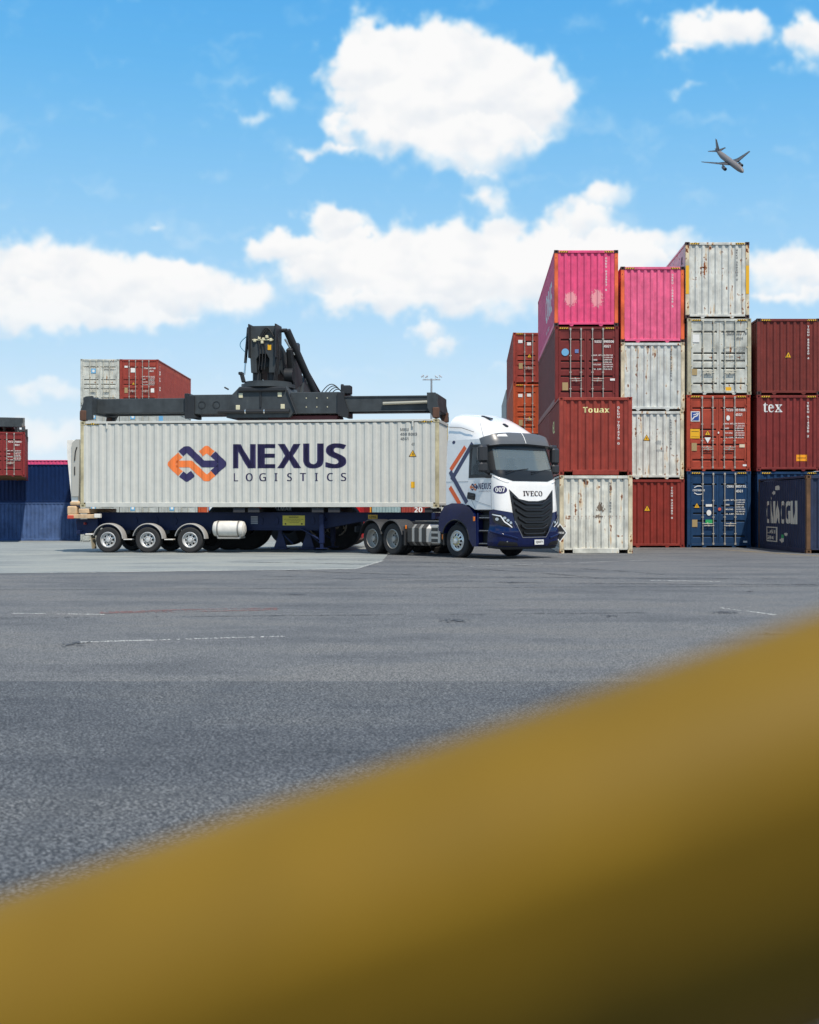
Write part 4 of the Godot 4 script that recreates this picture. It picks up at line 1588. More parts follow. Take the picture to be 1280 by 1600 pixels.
# two interlocked arrows; drawn on a field 380 wide
func logo(parent: Node3D, f: Dictionary, at: Vector2, k: float, navy: Material, orange: Material, off := 0.006) -> void:
	var p = func(x: float, y: float) -> Vector2: return at + Vector2(x - 65.0, 300.0 - y) * k
	var w := 43.0 * k
	var nv := stroke([p.call(152, 122), p.call(180, 97), p.call(200, 97), p.call(296, 188), p.call(392, 188)], w)
	nv.append_array(stroke([p.call(362, 124), p.call(428, 188), p.call(362, 246)], w, Geometry2D.JOIN_ROUND))
	var og := stroke([p.call(362, 248), p.call(330, 276), p.call(312, 276), p.call(216, 188), p.call(120, 188)], w)
	og.append_array(stroke([p.call(148, 130), p.call(84, 188), p.call(148, 250)], w, Geometry2D.JOIN_ROUND))
	print_on(parent, "logo_cap", f, stroke([p.call(282, 124), p.call(320, 94), p.call(358, 124)], w), orange, off)
	print_on(parent, "logo_cap", f, stroke([p.call(154, 252), p.call(190, 280), p.call(230, 248)], w), navy, off)
	print_on(parent, "logo_arrow", f, og, orange, off)
	print_on(parent, "logo_arrow", f, nv, navy, off + 0.003)


func build_trailer() -> void:
	var navy := paint("trailer_navy", rgb(20, 32, 66), 0.02, 0.25, 0.45, 0.19)
	var dark := std("chassis_dark", rgb(40, 41, 46), 0.7)
	var beige := paint("bolster_beige", rgb(206, 176, 140), 0.4, 0.5, 0.7, 0.5)
	var guardm := std("guard_grey", rgb(158, 156, 152), 0.6)
	var white := paint("tank_white", rgb(214, 210, 202), 0.05, 0.2, 0.4, 0.66)
	var t := thing("semi_trailer", "navy blue three axle skeletal semi-trailer under the long container", "trailer", RIG, RIG_TURN)
	for s in [-1.0, 1.0]:
		var b := MB.new()
		var prof := PackedVector2Array([Vector2(-6.15, 0.92), Vector2(-5.4, 0.78), Vector2(1.95, 0.78), Vector2(3.3, 1.04), Vector2(5.95, 1.06), Vector2(5.95, 1.33), Vector2(-6.15, 1.33)])
		b.prism(prof, Vector3(0, 0, s * 0.5 + 0.01), Vector3.RIGHT, Vector3.UP, 0.02)
		b.bb(Vector3(-6.15, 1.33, s * 0.5 - 0.08), Vector3(5.95, 1.355, s * 0.5 + 0.08))
		b.bb(Vector3(-5.4, 0.755, s * 0.5 - 0.08), Vector3(1.95, 0.78, s * 0.5 + 0.08))
		part(t, "main_beam", b, navy)
	for x in [-4.45, -3.72, -3.05, -0.05, 0.48, 1.72, 4.2, 5.4]:
		var m := MB.new()
		m.xf = Transform3D(Basis.from_scale(Vector3(0.85, 1.25, 1.0)), Vector3(x, 1.07 if x < 3.0 else 1.18, 0))
		m.lathe([Vector2(0.0, -0.54), Vector2(0.1, -0.54), Vector2(0.1, 0.54), Vector2(0.0, 0.54)] if x < 3.0 else [Vector2(0.0, -0.52), Vector2(0.05, -0.52), Vector2(0.05, 0.52), Vector2(0.0, 0.52)], 20)
		part(t, "cross_tube", m, navy)
	for x in [-0.62, -0.12, 2.05, 2.6, 5.75]:
		var m := MB.new()
		m.cbox(Vector3(x, 1.43, 0), Vector3(0.34 if x < 5 else 0.22, 0.13, 2.3), 0.015)
		m.cbox(Vector3(x, 1.43, 1.13), Vector3(0.40 if x < 5 else 0.26, 0.15, 0.06), 0.01)
		var bo := part(t, "bolster", m, dark)
		for s in [-1.0, 1.0]:
			var lk := MB.new()
			lk.tube(Vector3(x, 1.49, s * 1.09), Vector3(x, 1.522, s * 1.09), 0.05, 0.05, 10)
			part(bo, "twist_lock", lk, std("lock_steel", rgb(110, 96, 84), 0.6, 0.4))
	# rear cross bolster, rust and cream, with reflective end blocks
	var rb := MB.new()
	rb.cbox(Vector3(-5.98, 1.40, 0), Vector3(0.36, 0.16, 2.42), 0.02)
	rb.cbox(Vector3(-6.05, 1.22, 1.12), Vector3(1.0, 0.14, 0.16), 0.02)
	rb.cbox(Vector3(-6.42, 1.42, 1.02), Vector3(0.34, 0.30, 0.3), 0.04)
	rb.cbox(Vector3(-6.30, 1.66, 1.02), Vector3(0.40, 0.14, 0.26), 0.04)
	var rbn := part(t, "rear_bolster", rb, beige)
	var rr := MB.new()
	rr.cbox(Vector3(-6.44, 1.20, 1.14), Vector3(0.22, 0.12, 0.18), 0.015)
	part(rbn, "red_end", rr, std("rear_red", rgb(186, 72, 52), 0.6))
	rr = MB.new()
	rr.cbox(Vector3(-5.50, 1.24, 1.16), Vector3(0.22, 0.14, 0.14), 0.015)
	part(rbn, "white_end", rr, white)
	# folded lifting leg at the rear: white post with a grey arm beside it
	var cp := MB.new()
	cp.prism(PackedVector2Array([Vector2(-6.44, 1.72), Vector2(-6.22, 1.72), Vector2(-6.20, 3.0), Vector2(-6.32, 3.74), Vector2(-6.40, 3.80), Vector2(-6.60, 3.80), Vector2(-6.60, 3.3)]), Vector3(0, 0, 1.12), Vector3.RIGHT, Vector3.UP, 0.34)
	var cpn := part(t, "lifting_post", cp, paint("post_white", rgb(226, 222, 214), 0.02, 0.15, 0.5, 0.72))
	cp = MB.new()
	cp.prism(PackedVector2Array([Vector2(-6.42, 1.90), Vector2(-6.17, 1.90), Vector2(-6.13, 3.4), Vector2(-6.13, 3.82), Vector2(-6.26, 3.82), Vector2(-6.40, 3.70)]), Vector3(0, 0, 1.19), Vector3.RIGHT, Vector3.UP, 0.06)
	part(cpn, "folded_arm", cp, std("arm_grey", rgb(170, 168, 160), 0.6))
	cp = MB.new()
	cp.pipe([Vector3(-6.22, 3.56, 1.2), Vector3(-6.27, 3.40, 1.205), Vector3(-6.30, 3.10, 1.205)], 0.02)
	cp.tube(Vector3(-6.30, 2.9, 1.2), Vector3(-6.30, 2.62, 1.2), 0.018)
	part(cpn, "hose", cp, std("hose_black", rgb(30, 30, 32), 0.6))
	var rear := MB.new()
	rear.prism(PackedVector2Array([Vector2(-6.35, 1.12), Vector2(-5.6, 1.15), Vector2(-5.6, 0.82), Vector2(-6.05, 0.62), Vector2(-6.32, 0.60)]), Vector3(0, 0, 0.95), Vector3.RIGHT, Vector3.UP, 0.12)
	rear.cbox(Vector3(-6.2, 0.68, 0), Vector3(0.12, 0.14, 2.3), 0.02)
	var rn := part(t, "underrun_bar", rear, navy)
	var lp := MB.new()
	lp.tube(Vector3(-6.36, 1.02, 0.86), Vector3(-6.28, 1.02, 0.86), 0.07)
	lp.cbox(Vector3(-6.02, 0.98, 1.0), Vector3(0.06, 0.08, 0.12), 0.01)
	part(rn, "tail_lamp", lp, std("lamp_red", rgb(120, 24, 22), 0.3))
	# axles
	for x in [-5.13, -3.75, -2.29]:
		var ax := MB.new()
		ax.tube(Vector3(x, 0.435, -0.95), Vector3(x, 0.435, 0.95), 0.065)
		ax.prism(PackedVector2Array([Vector2(x - 0.05, 0.4), Vector2(x + 0.06, 0.4), Vector2(x + 0.52, 0.66), Vector2(x + 0.52, 0.78), Vector2(x + 0.4, 0.78)]), Vector3(0, 0, 0.56), Vector3.RIGHT, Vector3.UP, 0.1)
		part(t, "axle", ax, dark)
		for s in [-1.0, 1.0]:
			wheel(t, Vector3(x, 0.435, s * 1.06), 0.435, 0.30, "trailer", s)
			var gm := guard_mesh(0.535, 0.36, 2, 168)
			var gn := part(t, "mudguard", gm, guardm, Vector3(x, 0.46, s * 1.05))
			if s < 0:
				gn.rotation.y = PI
				gn.scale = Vector3.ONE
	for x in [-4.44, -3.02]:
		var lk := MB.new()
		lk.cbox(Vector3(x, 0.45, 1.1), Vector3(0.30, 0.035, 0.24), 0.008)
		part(t, "guard_link", lk, white)
	var fl := MB.new()
	fl.cbox(Vector3(-5.70, 0.36, 1.05), Vector3(0.02, 0.46, 0.36), 0.004, Basis(Vector3(0, 0, 1), 0.12))
	part(t, "mudflap", fl, std("flap_beige", rgb(148, 138, 116), 0.8))
	var hang := MB.new()
	hang.cbox(Vector3(-5.78, 0.62, 1.06), Vector3(0.24, 0.05, 0.4), 0.01)
	part(t, "flap_bracket", hang, white)
	# air tank on a cradle
	var tk := MB.new()
	tk.xf = Transform3D(Basis(Vector3.UP, PI * 0.5), Vector3(-1.0, 0.81, 0.98))
	tk.lathe([Vector2(0.0, -0.57), Vector2(0.14, -0.55), Vector2(0.24, -0.5), Vector2(0.265, -0.42), Vector2(0.265, 0.42), Vector2(0.24, 0.5), Vector2(0.14, 0.55), Vector2(0.0, 0.57)], 28)
	var tn := part(t, "air_tank", tk, white)
	for x in [-1.35, -0.65]:
		var st := MB.new()
		st.xf = Transform3D(Basis(Vector3.UP, PI * 0.5), Vector3(x, 0.81, 0.98))
		st.lathe([Vector2(0.266, -0.025), Vector2(0.274, -0.025), Vector2(0.274, 0.025), Vector2(0.266, 0.025)], 28)
		part(tn, "strap", st, std("strap_steel", rgb(150, 146, 140), 0.4, 0.6))
	var cr := MB.new()
	cr.pipe([Vector3(-1.35, 0.62, 1.16), Vector3(-1.35, 0.50, 1.12), Vector3(-0.60, 0.50, 1.12), Vector3(-0.55, 0.66, 1.18)], 0.025)
	cr.bb(Vector3(-1.38, 0.49, 0.5), Vector3(-1.32, 0.55, 1.12))
	cr.bb(Vector3(-0.66, 0.49, 0.5), Vector3(-0.60, 0.55, 1.12))
	part(tn, "cradle", cr, guardm)
	# stabiliser feet and landing leg
	for x in [0.55, 1.50]:
		var a := MB.new()
		a.prism(PackedVector2Array([Vector2(x - 0.22, 0.16), Vector2(x + 0.22, 0.16), Vector2(x + 0.08, 0.62), Vector2(x - 0.06, 0.62)]), Vector3(0, 0, 0.28), Vector3.RIGHT, Vector3.UP, 0.1)
		a.cbox(Vector3(x, 0.13, 0.25), Vector3(0.56, 0.04, 0.4), 0.008)
		a.bb(Vector3(x - 0.06, 0.6, 0.2), Vector3(x + 0.06, 0.80, 0.30))
		a.tube(Vector3(x + 0.1, 0.6, 0.22), Vector3(x + 0.42, 0.3, 0.22), 0.03)
		part(t, "stabiliser_foot", a, navy)
	for s in [-1.0, 1.0]:
		var lg := MB.new()
		lg.cbox(Vector3(2.12, 0.82, s * 0.85), Vector3(0.16, 0.98, 0.14), 0.015)
		lg.cbox(Vector3(2.12, 0.28, s * 0.85), Vector3(0.11, 0.24, 0.10), 0.01)
		lg.cbox(Vector3(2.12, 0.16, s * 0.85), Vector3(0.36, 0.03, 0.26), 0.006)
		lg.tube(Vector3(2.06, 0.45, s * 0.85), Vector3(1.35, 0.82, s * 0.62), 0.03)
		lg.bb(Vector3(2.05, 1.06, s * 0.5), Vector3(2.19, 1.16, s * 0.8))
		part(t, "landing_leg", lg, navy)
	# plates on the near beam
	var bf := face(Vector3(0, 0, 0.51), Vector3.RIGHT, Vector3.UP)
	var yel := std("plate_yellow", rgb(196, 184, 74), 0.6)
	var pl := MB.new()
	pl.bb(Vector3(0.70, 0.92, 0.512), Vector3(1.46, 1.25, 0.522))
	var pn := part(t, "warning_plate", pl, yel)
	var tx := moved(text_tris("WARNING!", "sans_bold", 0.05, 0.34), Vector2(0.91, 1.17))
	var k := 0
	for line in ["SIDE LOADING TRAILER STAND CLEAR", "DO NOT OPERATE WITHOUT", "STABILISERS DOWN"]:
		tx.append_array(moved(text_tris(line, "sans", 0.028, 0.0, true), Vector2(1.08, 1.11 - k * 0.055)))
		k += 1
	tx.append_array(disc(Vector2(0.80, 0.97), Vector2(0.03, 0.03), 12))
	tx.append_array(disc(Vector2(1.36, 0.97), Vector2(0.03, 0.03), 12))
	print_on(pn, "lettering", bf, tx, std("print_black", rgb(24, 24, 26), 0.6), 0.015)
	pl = MB.new()
	pl.bb(Vector3(3.62, 1.14, 0.512), Vector3(3.94, 1.28, 0.522))
	pn = part(t, "reflector_plate", pl, std("plate_amber", rgb(206, 164, 60), 0.5))
	print_on(pn, "lettering", bf, moved(text_tris("LONG", "sans_bold", 0.06, 0.22), Vector2(3.67, 1.18)), std("print_black", rgb(24, 24, 26), 0.6), 0.015)
	var dc := PackedVector2Array()
	for i in 4:
		dc.append_array(rect(-0.40, 0.97 + i * 0.07, -0.16, 1.015 + i * 0.07))
	print_on(t, "load_chart", bf, dc, std("print_grey_pale", rgb(150, 154, 162), 0.7), 0.006)
	# gooseneck nose and king pin
	var gn2 := MB.new()
	gn2.cbox(Vector3(4.9, 1.16, 0), Vector3(2.2, 0.10, 0.94), 0.01)
	gn2.cbox(Vector3(5.9, 1.24, 0), Vector3(0.12, 0.22, 2.3), 0.02)
	var gnn := part(t, "gooseneck", gn2, navy)
	var kp := MB.new()
	kp.tube(Vector3(4.95, 0.98, 0.0), Vector3(4.95, 1.12, 0.0), 0.05)
	part(gnn, "king_pin", kp, dark)
	var hs := MB.new()
	var pts := []
	for i in 11:
		var f := i / 10.0
		pts.append(Vector3(5.95 + f * 0.5, 1.2 - sin(f * PI) * 0.22, 0.3 + f * 0.3))
	hs.pipe(pts, 0.016, 6)
	part(t, "air_hose", hs, std("hose_black", rgb(30, 30, 32), 0.6))


# ---------------------------------------------------------------- reach stacker
# local +z points at the load, x runs along the spreader; top is the height of the roof of the held box
func reach_stacker(called: String, label: String, at: Vector3, turn: float, top: float, named: bool) -> void:
	var steel := paint("stacker_charcoal", rgb(62, 67, 70), 0.0, 0.3, 0.45, 0.27)
	var black := std("stacker_black", rgb(32, 34, 37), 0.5)
	var red := paint("stacker_red", rgb(150, 26, 30), 0.0, 0.25, 0.4, 0.39)
	var chrome := std("rod_chrome", rgb(214, 214, 210), 0.2, 0.9)
	var pale := std("pad_beige", rgb(206, 200, 168), 0.6)
	var t := thing(called, label, "lift truck", at, turn)
	var sz := 2.3
	var y0 := top
	# chassis
	var m := MB.new()
	m.cbox(Vector3(0, 1.35, -2.9), Vector3(2.3, 0.95, 7.0), 0.06)
	m.cbox(Vector3(0, 1.35, 0.30), Vector3(1.5, 0.62, 0.5), 0.05)
	part(t, "chassis", m, black)
	m = MB.new()
	m.cbox(Vector3(0, 1.75, -6.9), Vector3(3.1, 1.5, 1.5), 0.14)
	part(t, "counterweight", m, red)
	for s in [-1.0, 1.0]:
		m = MB.new()
		m.cbox(Vector3(s * 2.2, 1.15, -2.35), Vector3(0.62, 1.2, 1.9), 0.08)
		m.cbox(Vector3(s * 1.7, 1.92, -2.6), Vector3(1.5, 0.1, 3.0), 0.03)
		part(t, "side_tank", m, red)
		m = MB.new()
		m.cbox(Vector3(s * 2.48, 0.98, -0.95), Vector3(0.36, 1.25, 0.8), 0.06)
		for y in [0.55, 0.85, 1.15]:
			m.cbox(Vector3(s * 2.50, y, -0.55), Vector3(0.34, 0.05, 0.12), 0.01)
		part(t, "step_box", m, std("stacker_bright_red", rgb(196, 30, 34), 0.4))
		for k in 2:
			wheel(t, Vector3(s * (1.34 if k == 0 else 1.98), 0.88, 0), 0.88, 0.58, "huge", s)
		wheel(t, Vector3(s * 1.25, 0.8, -5.6), 0.8, 0.55, "huge", s)
		m = MB.new()
		m.tube(Vector3(s * 0.75, 1.75, -0.6), Vector3(s * 0.62, lerpf(1.9, 3.0 + (y0 - 4.4), 0.6), -2.2), 0.17)
		var ram := part(t, "lift_cylinder", m, black)
		m = MB.new()
		m.tube(Vector3(s * 0.66, lerpf(1.9, 3.0 + (y0 - 4.4), 0.55), -2.1), Vector3(s * 0.55, 3.75 + (y0 - 4.4) * 0.42, -3.0), 0.10)
		part(ram, "rod", m, chrome)
	m = MB.new()
	m.cbox(Vector3(0, 1.52, 0.58), Vector3(1.7, 0.26, 0.06), 0.02)
	var np := part(t, "front_plate", m, black)
	if named:
		print_on(np, "lettering", face(Vector3(0, 0, 0.615), Vector3.RIGHT, Vector3.UP), moved(text_tris("KALMAR", "sans_bold", 0.13, 0.74), Vector2(-0.30, 1.415)), std("print_white", rgb(222, 222, 218), 0.6), 0.004)
		m = MB.new()
		m.cbox(Vector3(-0.75, 1.52, 0.62), Vector3(0.16, 0.2, 0.04), 0.01)
		part(np, "lamp", m, std("lamp_red_bright", rgb(210, 36, 34), 0.4))
		m = MB.new()
		m.bb(Vector3(-0.66, 1.60, 0.612), Vector3(0.8, 1.622, 0.618))
		part(np, "red_line", m, std("lamp_red_bright", rgb(210, 36, 34), 0.4))
	# cab
	m = MB.new()
	m.cbox(Vector3(0, 2.05, -4.2), Vector3(1.4, 0.5, 1.5), 0.05)
	m.cbox(Vector3(0, 3.45, -4.2), Vector3(1.4, 0.12, 1.5), 0.04)
	for sx in [-1.0, 1.0]:
		for zz in [-1.0, 1.0]:
			m.box(Vector3(sx * 0.65, 2.85, -4.2 + zz * 0.68), Vector3(0.08, 1.15, 0.08))
	var cab := part(t, "operator_cab", m, black)
	m = MB.new()
	m.bb(Vector3(-0.6, 2.3, -3.53), Vector3(0.6, 3.38, -3.52))
	part(cab, "windscreen", m, glass())
	if named:
		stacker_boom(t, sz, y0, steel, black, chrome, pale)
	else:
		for x in [-0.9, 0.9]:
			m = MB.new()
			m.cbox(Vector3(x, (y0 + 1.4) * 0.5, sz - 1.62), Vector3(0.22, y0 + 0.5, 0.34), 0.03)
			part(t, "mast_rail", m, black)
		m = MB.new()
		m.cbox(Vector3(0, y0 + 0.5, sz - 1.3), Vector3(2.4, 0.5, 0.36), 0.03)
		part(t, "carriage", m, steel)
	# spreader: middle beams and telescoping ends
	var spr := Node3D.new()
	spr.name = "spreader"
	t.add_child(spr, true)
	spr.position = Vector3(0, y0, sz)
	m = MB.new()
	m.cbox(Vector3(-1.75, 0.58, 0.36), Vector3(1.50, 0.66, 0.62), 0.02)
	m.cbox(Vector3(1.85, 0.60, 0.36), Vector3(1.70, 0.72, 0.62), 0.02)
	m.cbox(Vector3(0, 0.58, -0.36), Vector3(5.2, 0.66, 0.62), 0.02)
	m.cbox(Vector3(0, 0.58, 0.30), Vector3(2.2, 0.60, 0.50), 0.02)
	part(spr, "middle_beam", m, steel)
	for x in [-2.58, 2.78]:
		m = MB.new()
		m.cbox(Vector3(x, 0.55, 0.36), Vector3(0.14, 0.82, 0.70), 0.02)
		m.cbox(Vector3(x, 0.55, -0.36), Vector3(0.14, 0.80, 0.70), 0.02)
		if x < 0:
			m.cbox(Vector3(-2.42, 0.52, 0.40), Vector3(0.26, 0.7, 0.66), 0.01)
			m.prism(PackedVector2Array([Vector2(-2.62, 0.10), Vector2(-2.2, 0.14), Vector2(-2.4, 0.3), Vector2(-2.62, 0.32)]), Vector3(0, 0, 0.74), Vector3.RIGHT, Vector3.UP, 0.1)
		else:
			m.prism(PackedVector2Array([Vector2(2.62, 0.22), Vector2(2.98, 0.06), Vector2(3.0, 0.3), Vector2(2.78, 0.9), Vector2(2.62, 0.95)]), Vector3(0, 0, 0.74), Vector3.RIGHT, Vector3.UP, 0.1)
		part(spr, "beam_collar", m, black)
	m = MB.new()
	for x in [-2.05, -1.55]:
		m.xf = Transform3D(Basis(), Vector3(x, 0.56, 0.67))
		m.lathe([Vector2(0.13, 0.0), Vector2(0.13, 0.012), Vector2(0.105, 0.012), Vector2(0.105, 0.0)], 20)
	part(spr, "port_ring", m, black)
	m = MB.new()
	m.xf = Transform3D()
	for i in 3:
		for j in 2:
			m.tube(Vector3(1.55 + i * 0.36, 0.46 + j * 0.3, 0.67), Vector3(1.55 + i * 0.36, 0.46 + j * 0.3, 0.685), 0.02, 0.02, 6)
	part(spr, "bolts", m, pale)
	for s in [-1.0, 1.0]:
		m = MB.new()
		m.cbox(Vector3(s * 4.25, 0.56, 0.34 * s), Vector3(3.3, 0.52, 0.50), 0.02)
		m.bb(Vector3(s * 2.7, 0.78, 0.34 * s - 0.28), Vector3(s * 5.8, 0.82, 0.34 * s + 0.28))
		m.bb(Vector3(s * 2.7, 0.30, 0.34 * s - 0.28), Vector3(s * 5.8, 0.34, 0.34 * s + 0.28))
		m.cbox(Vector3(s * 4.25, 0.56, -0.34 * s), Vector3(3.3, 0.50, 0.50), 0.02)
		part(spr, "telescopic_beam", m, steel)
		m = MB.new()
		m.cbox(Vector3(s * 5.90, 0.56, 0), Vector3(0.30, 0.56, 2.20), 0.03)
		m.prism(PackedVector2Array([Vector2(5.70, 0.86), Vector2(5.98, 0.86), Vector2(6.12, 0.20), Vector2(6.12, 0.06), Vector2(5.90, 0.06), Vector2(5.72, 0.36)]) if s > 0 else PackedVector2Array([Vector2(-5.70, 0.86), Vector2(-5.92, 0.84), Vector2(-6.12, 0.30), Vector2(-6.12, 0.06), Vector2(-5.70, 0.06)]), Vector3(0, 0, 1.20), Vector3.RIGHT, Vector3.UP, 0.16)
		m.prism(PackedVector2Array([Vector2(s * 5.70, 0.86), Vector2(s * 5.98, 0.86), Vector2(s * 6.12, 0.20), Vector2(s * 6.12, 0.06), Vector2(s * 5.90, 0.06), Vector2(s * 5.72, 0.36)]), Vector3(0, 0, -1.04), Vector3.RIGHT, Vector3.UP, 0.16)
		var ef := part(spr, "end_frame", m, steel)
		for zz in [-1.13, 1.13]:
			m = MB.new()
			m.cbox(Vector3(s * 6.0, 0.20, zz), Vector3(0.22, 0.34, 0.20), 0.02)
			m.tube(Vector3(s * 6.0, -0.02, zz), Vector3(s * 6.0, 0.06, zz), 0.05)
			part(ef, "twist_lock", m, paint("lock_rust", rgb(96, 70, 58), 0.6, 0.5, 0.8, 0.9))
	m = MB.new()
	m.tube(Vector3(4.15, 0.56, 0.66), Vector3(5.75, 0.60, 0.66), 0.05)
	part(spr, "telescope_rod", m, std("rod_dull", rgb(176, 172, 156), 0.4, 0.4))
	m = MB.new()
	m.cbox(Vector3(2.86, 1.04, 0.4), Vector3(0.34, 0.30, 0.34), 0.03)
	m.cbox(Vector3(2.74, 1.16, 0.5), Vector3(0.10, 0.14, 0.10), 0.02)
	var vb := part(spr, "valve_box", m, black)
	m = MB.new()
	for k in 4:
		var pts := []
		for i in 11:
			var f := i / 10.0
			pts.append(Vector3(lerpf(2.0 + k * 0.10, 2.72, f), 0.94 + sin(f * PI) * (0.30 - k * 0.05), 0.45 - k * 0.08))
		m.pipe(pts, 0.016, 6)
	part(vb, "hose_loop", m, std("hose_black", rgb(30, 30, 32), 0.6))



func stacker_boom(t: Node3D, sz: float, y0: float, steel: Material, black: Material, chrome: Material, pale: Material) -> void:
	var m: MB
	# boom: outer box, inner box and head
	var head := Vector3(0, y0 + 2.32, sz - 0.15)
	var tail := Vector3(0, 3.75, -7.3)
	var ax := (head - tail).normalized()
	var up := ax.cross(Vector3.RIGHT).normalized()
	if up.y < 0:
		up = -up
	var bs := Basis(Vector3.RIGHT, up, Vector3.RIGHT.cross(up))
	var ln := (head - tail).length()
	m = MB.new()
	m.cbox((tail + head) * 0.5 - ax * ln * 0.16, Vector3(1.02, 1.18, ln * 0.70), 0.04, bs)
	var bm := part(t, "boom", m, steel)
	for s in [-1.0, 1.0]:
		m = MB.new()
		var c0 := tail + ax * ln * 0.42 + up * 0.72 + Vector3(s * 0.62, 0, 0)
		m.tube(c0, c0 + ax * ln * 0.46, 0.055)
		part(bm, "hydraulic_pipe", m, black)
	m = MB.new()
	m.cbox(head - ax * ln * 0.16, Vector3(0.82, 0.98, ln * 0.34), 0.03, bs)
	part(t, "inner_boom", m, steel)
	# head: plate with two legs
	m = MB.new()
	var hp := PackedVector2Array([Vector2(-0.44, 0.72), Vector2(0.42, 0.72), Vector2(0.44, 0.2), Vector2(0.40, -0.86), Vector2(0.20, -0.86), Vector2(0.22, -0.40), Vector2(0.12, -0.22), Vector2(-0.12, -0.22), Vector2(-0.24, -0.40), Vector2(-0.22, -0.86), Vector2(-0.42, -0.86), Vector2(-0.48, 0.2)])
	m.prism(hp, Vector3(0, y0 + 2.52, sz + 0.42), Vector3.RIGHT, Vector3.UP, 0.62)
	var hd := part(t, "boom_head", m, steel)
	for s in [-1.0, 1.0]:
		m = MB.new()
		m.cbox(Vector3(s * 0.46, y0 + 2.72, sz + 0.2), Vector3(0.05, 1.14, 0.75), 0.012)
		part(hd, "side_cheek", m, black)
	m = MB.new()
	m.bb(Vector3(0.16, y0 + 2.42, sz + 0.43), Vector3(0.28, y0 + 2.60, sz + 0.437))
	part(hd, "yellow_sticker", m, std("print_yellow", rgb(226, 170, 20), 0.6))
	m = MB.new()
	for p in [[-0.28, 2.76], [-0.12, 2.84], [0.02, 2.80], [0.14, 2.88], [0.28, 2.78], [-0.02, 2.70]]:
		m.cbox(Vector3(p[0], y0 + p[1] - 0.02, sz + 0.46), Vector3(0.09, 0.10, 0.1), 0.015)
	m.tube(Vector3(-0.36, y0 + 2.76, sz + 0.45), Vector3(0.36, y0 + 2.76, sz + 0.45), 0.025)
	part(hd, "valve_block", m, pale)
	m = MB.new()
	for k in 3:
		var pts := []
		for i in 13:
			var f := i / 12.0
			pts.append(Vector3(lerpf(-0.1 + k * 0.05, 0.38, f), y0 + 2.86 + sin(f * PI) * (0.30 - k * 0.05), sz + 0.5 - k * 0.02))
		m.pipe(pts, 0.022, 6)
		pts = []
		for i in 13:
			var f := i / 12.0
			pts.append(Vector3(0.40 + sin(f * PI * 1.3) * 0.06 + k * 0.035, y0 + lerpf(2.95, 1.25, f), sz + 0.42 - k * 0.05))
		m.pipe(pts, 0.022, 6)
		pts = []
		for i in 9:
			var f := i / 8.0
			pts.append(Vector3(-0.15 + k * 0.1 + sin(f * PI) * 0.04, y0 + lerpf(2.70, 1.75, f), sz + 0.47))
		m.pipe(pts, 0.018, 6)
	part(hd, "hoses", m, std("hose_black", rgb(30, 30, 32), 0.6))
	m = MB.new()
	m.tube(Vector3(-0.58, y0 + 3.22, sz + 0.2), Vector3(-0.64, y0 + 2.0, sz + 0.35), 0.05)
	var dl := part(hd, "damper_cylinder", m, black)
	m = MB.new()
	m.tube(Vector3(-0.64, y0 + 2.0, sz + 0.35), Vector3(-0.66, y0 + 1.6, sz + 0.4), 0.03)
	part(dl, "rod", m, chrome)
	m = MB.new()
	var hpts := []
	for i in 10:
		var f := i / 9.0
		hpts.append(Vector3(-0.62 - sin(f * PI) * 0.22, y0 + lerpf(2.9, 2.35, f), sz + 0.3))
	m.pipe(hpts, 0.014, 6)
	part(hd, "blue_hose", m, std("hose_blue", rgb(60, 130, 160), 0.5))
	# tilt link from the boom top down to the spreader, behind on the right
	m = MB.new()
	m.tube(Vector3(0.66, y0 + 3.16, sz - 0.2), Vector3(1.42, y0 + 0.95, sz - 1.4), 0.13)
	m.tube(Vector3(0.66, y0 + 3.16, sz - 0.2), Vector3(0.36, y0 + 3.16, sz - 0.2), 0.07)
	part(t, "tilt_link", m, black)
	m = MB.new()
	m.tube(Vector3(0.60, y0 + 2.86, sz - 0.15), Vector3(0.84, y0 + 2.36, sz - 0.5), 0.035)
	m.tube(Vector3(1.12, y0 + 1.6, sz - 0.95), Vector3(1.38, y0 + 0.98, sz - 1.3), 0.035)
	part(t, "tilt_rod", m, chrome)
	m = MB.new()
	m.cbox(Vector3(0.72, y0 + 2.0, sz - 1.0), Vector3(0.22, 1.5, 1.2), 0.05, Basis(Vector3(1, 0, 0), 0.3))
	m.tube(Vector3(0.6, y0 + 1.62, sz - 0.2), Vector3(0.9, y0 + 1.62, sz - 0.2), 0.24, 0.24, 18)
	part(t, "hose_guide", m, black)
	# rotator and dampers
	m = MB.new()
	for s in [-1.0, 1.0]:
		m.tube(Vector3(s * 0.26 - 0.02, y0 + 1.36, sz + 0.1), Vector3(s * 0.26 - 0.02, y0 + 1.66, sz + 0.1), 0.17, 0.17, 16)
		m.tube(Vector3(s * 0.26 - 0.02, y0 + 1.66, sz + 0.1), Vector3(s * 0.26 - 0.02, y0 + 1.9, sz + 0.1), 0.10, 0.08, 14)
	var ro := part(t, "rotator", m, black)
	m = MB.new()
	m.tube(Vector3(0.05, y0 + 1.28, sz), Vector3(0.05, y0 + 1.36, sz), 0.80, 0.80, 32)
	m.tube(Vector3(0.05, y0 + 1.16, sz), Vector3(0.05, y0 + 1.28, sz), 0.90, 0.90, 32)
	part(ro, "slew_ring", m, steel)
	m = MB.new()
	m.cbox(Vector3(-0.72, y0 + 1.5, sz + 0.4), Vector3(0.12, 0.34, 0.14), 0.02, Basis(Vector3(0, 0, 1), 0.25))
	m.cbox(Vector3(-0.78, y0 + 1.64, sz + 0.42), Vector3(0.14, 0.10, 0.14), 0.02)
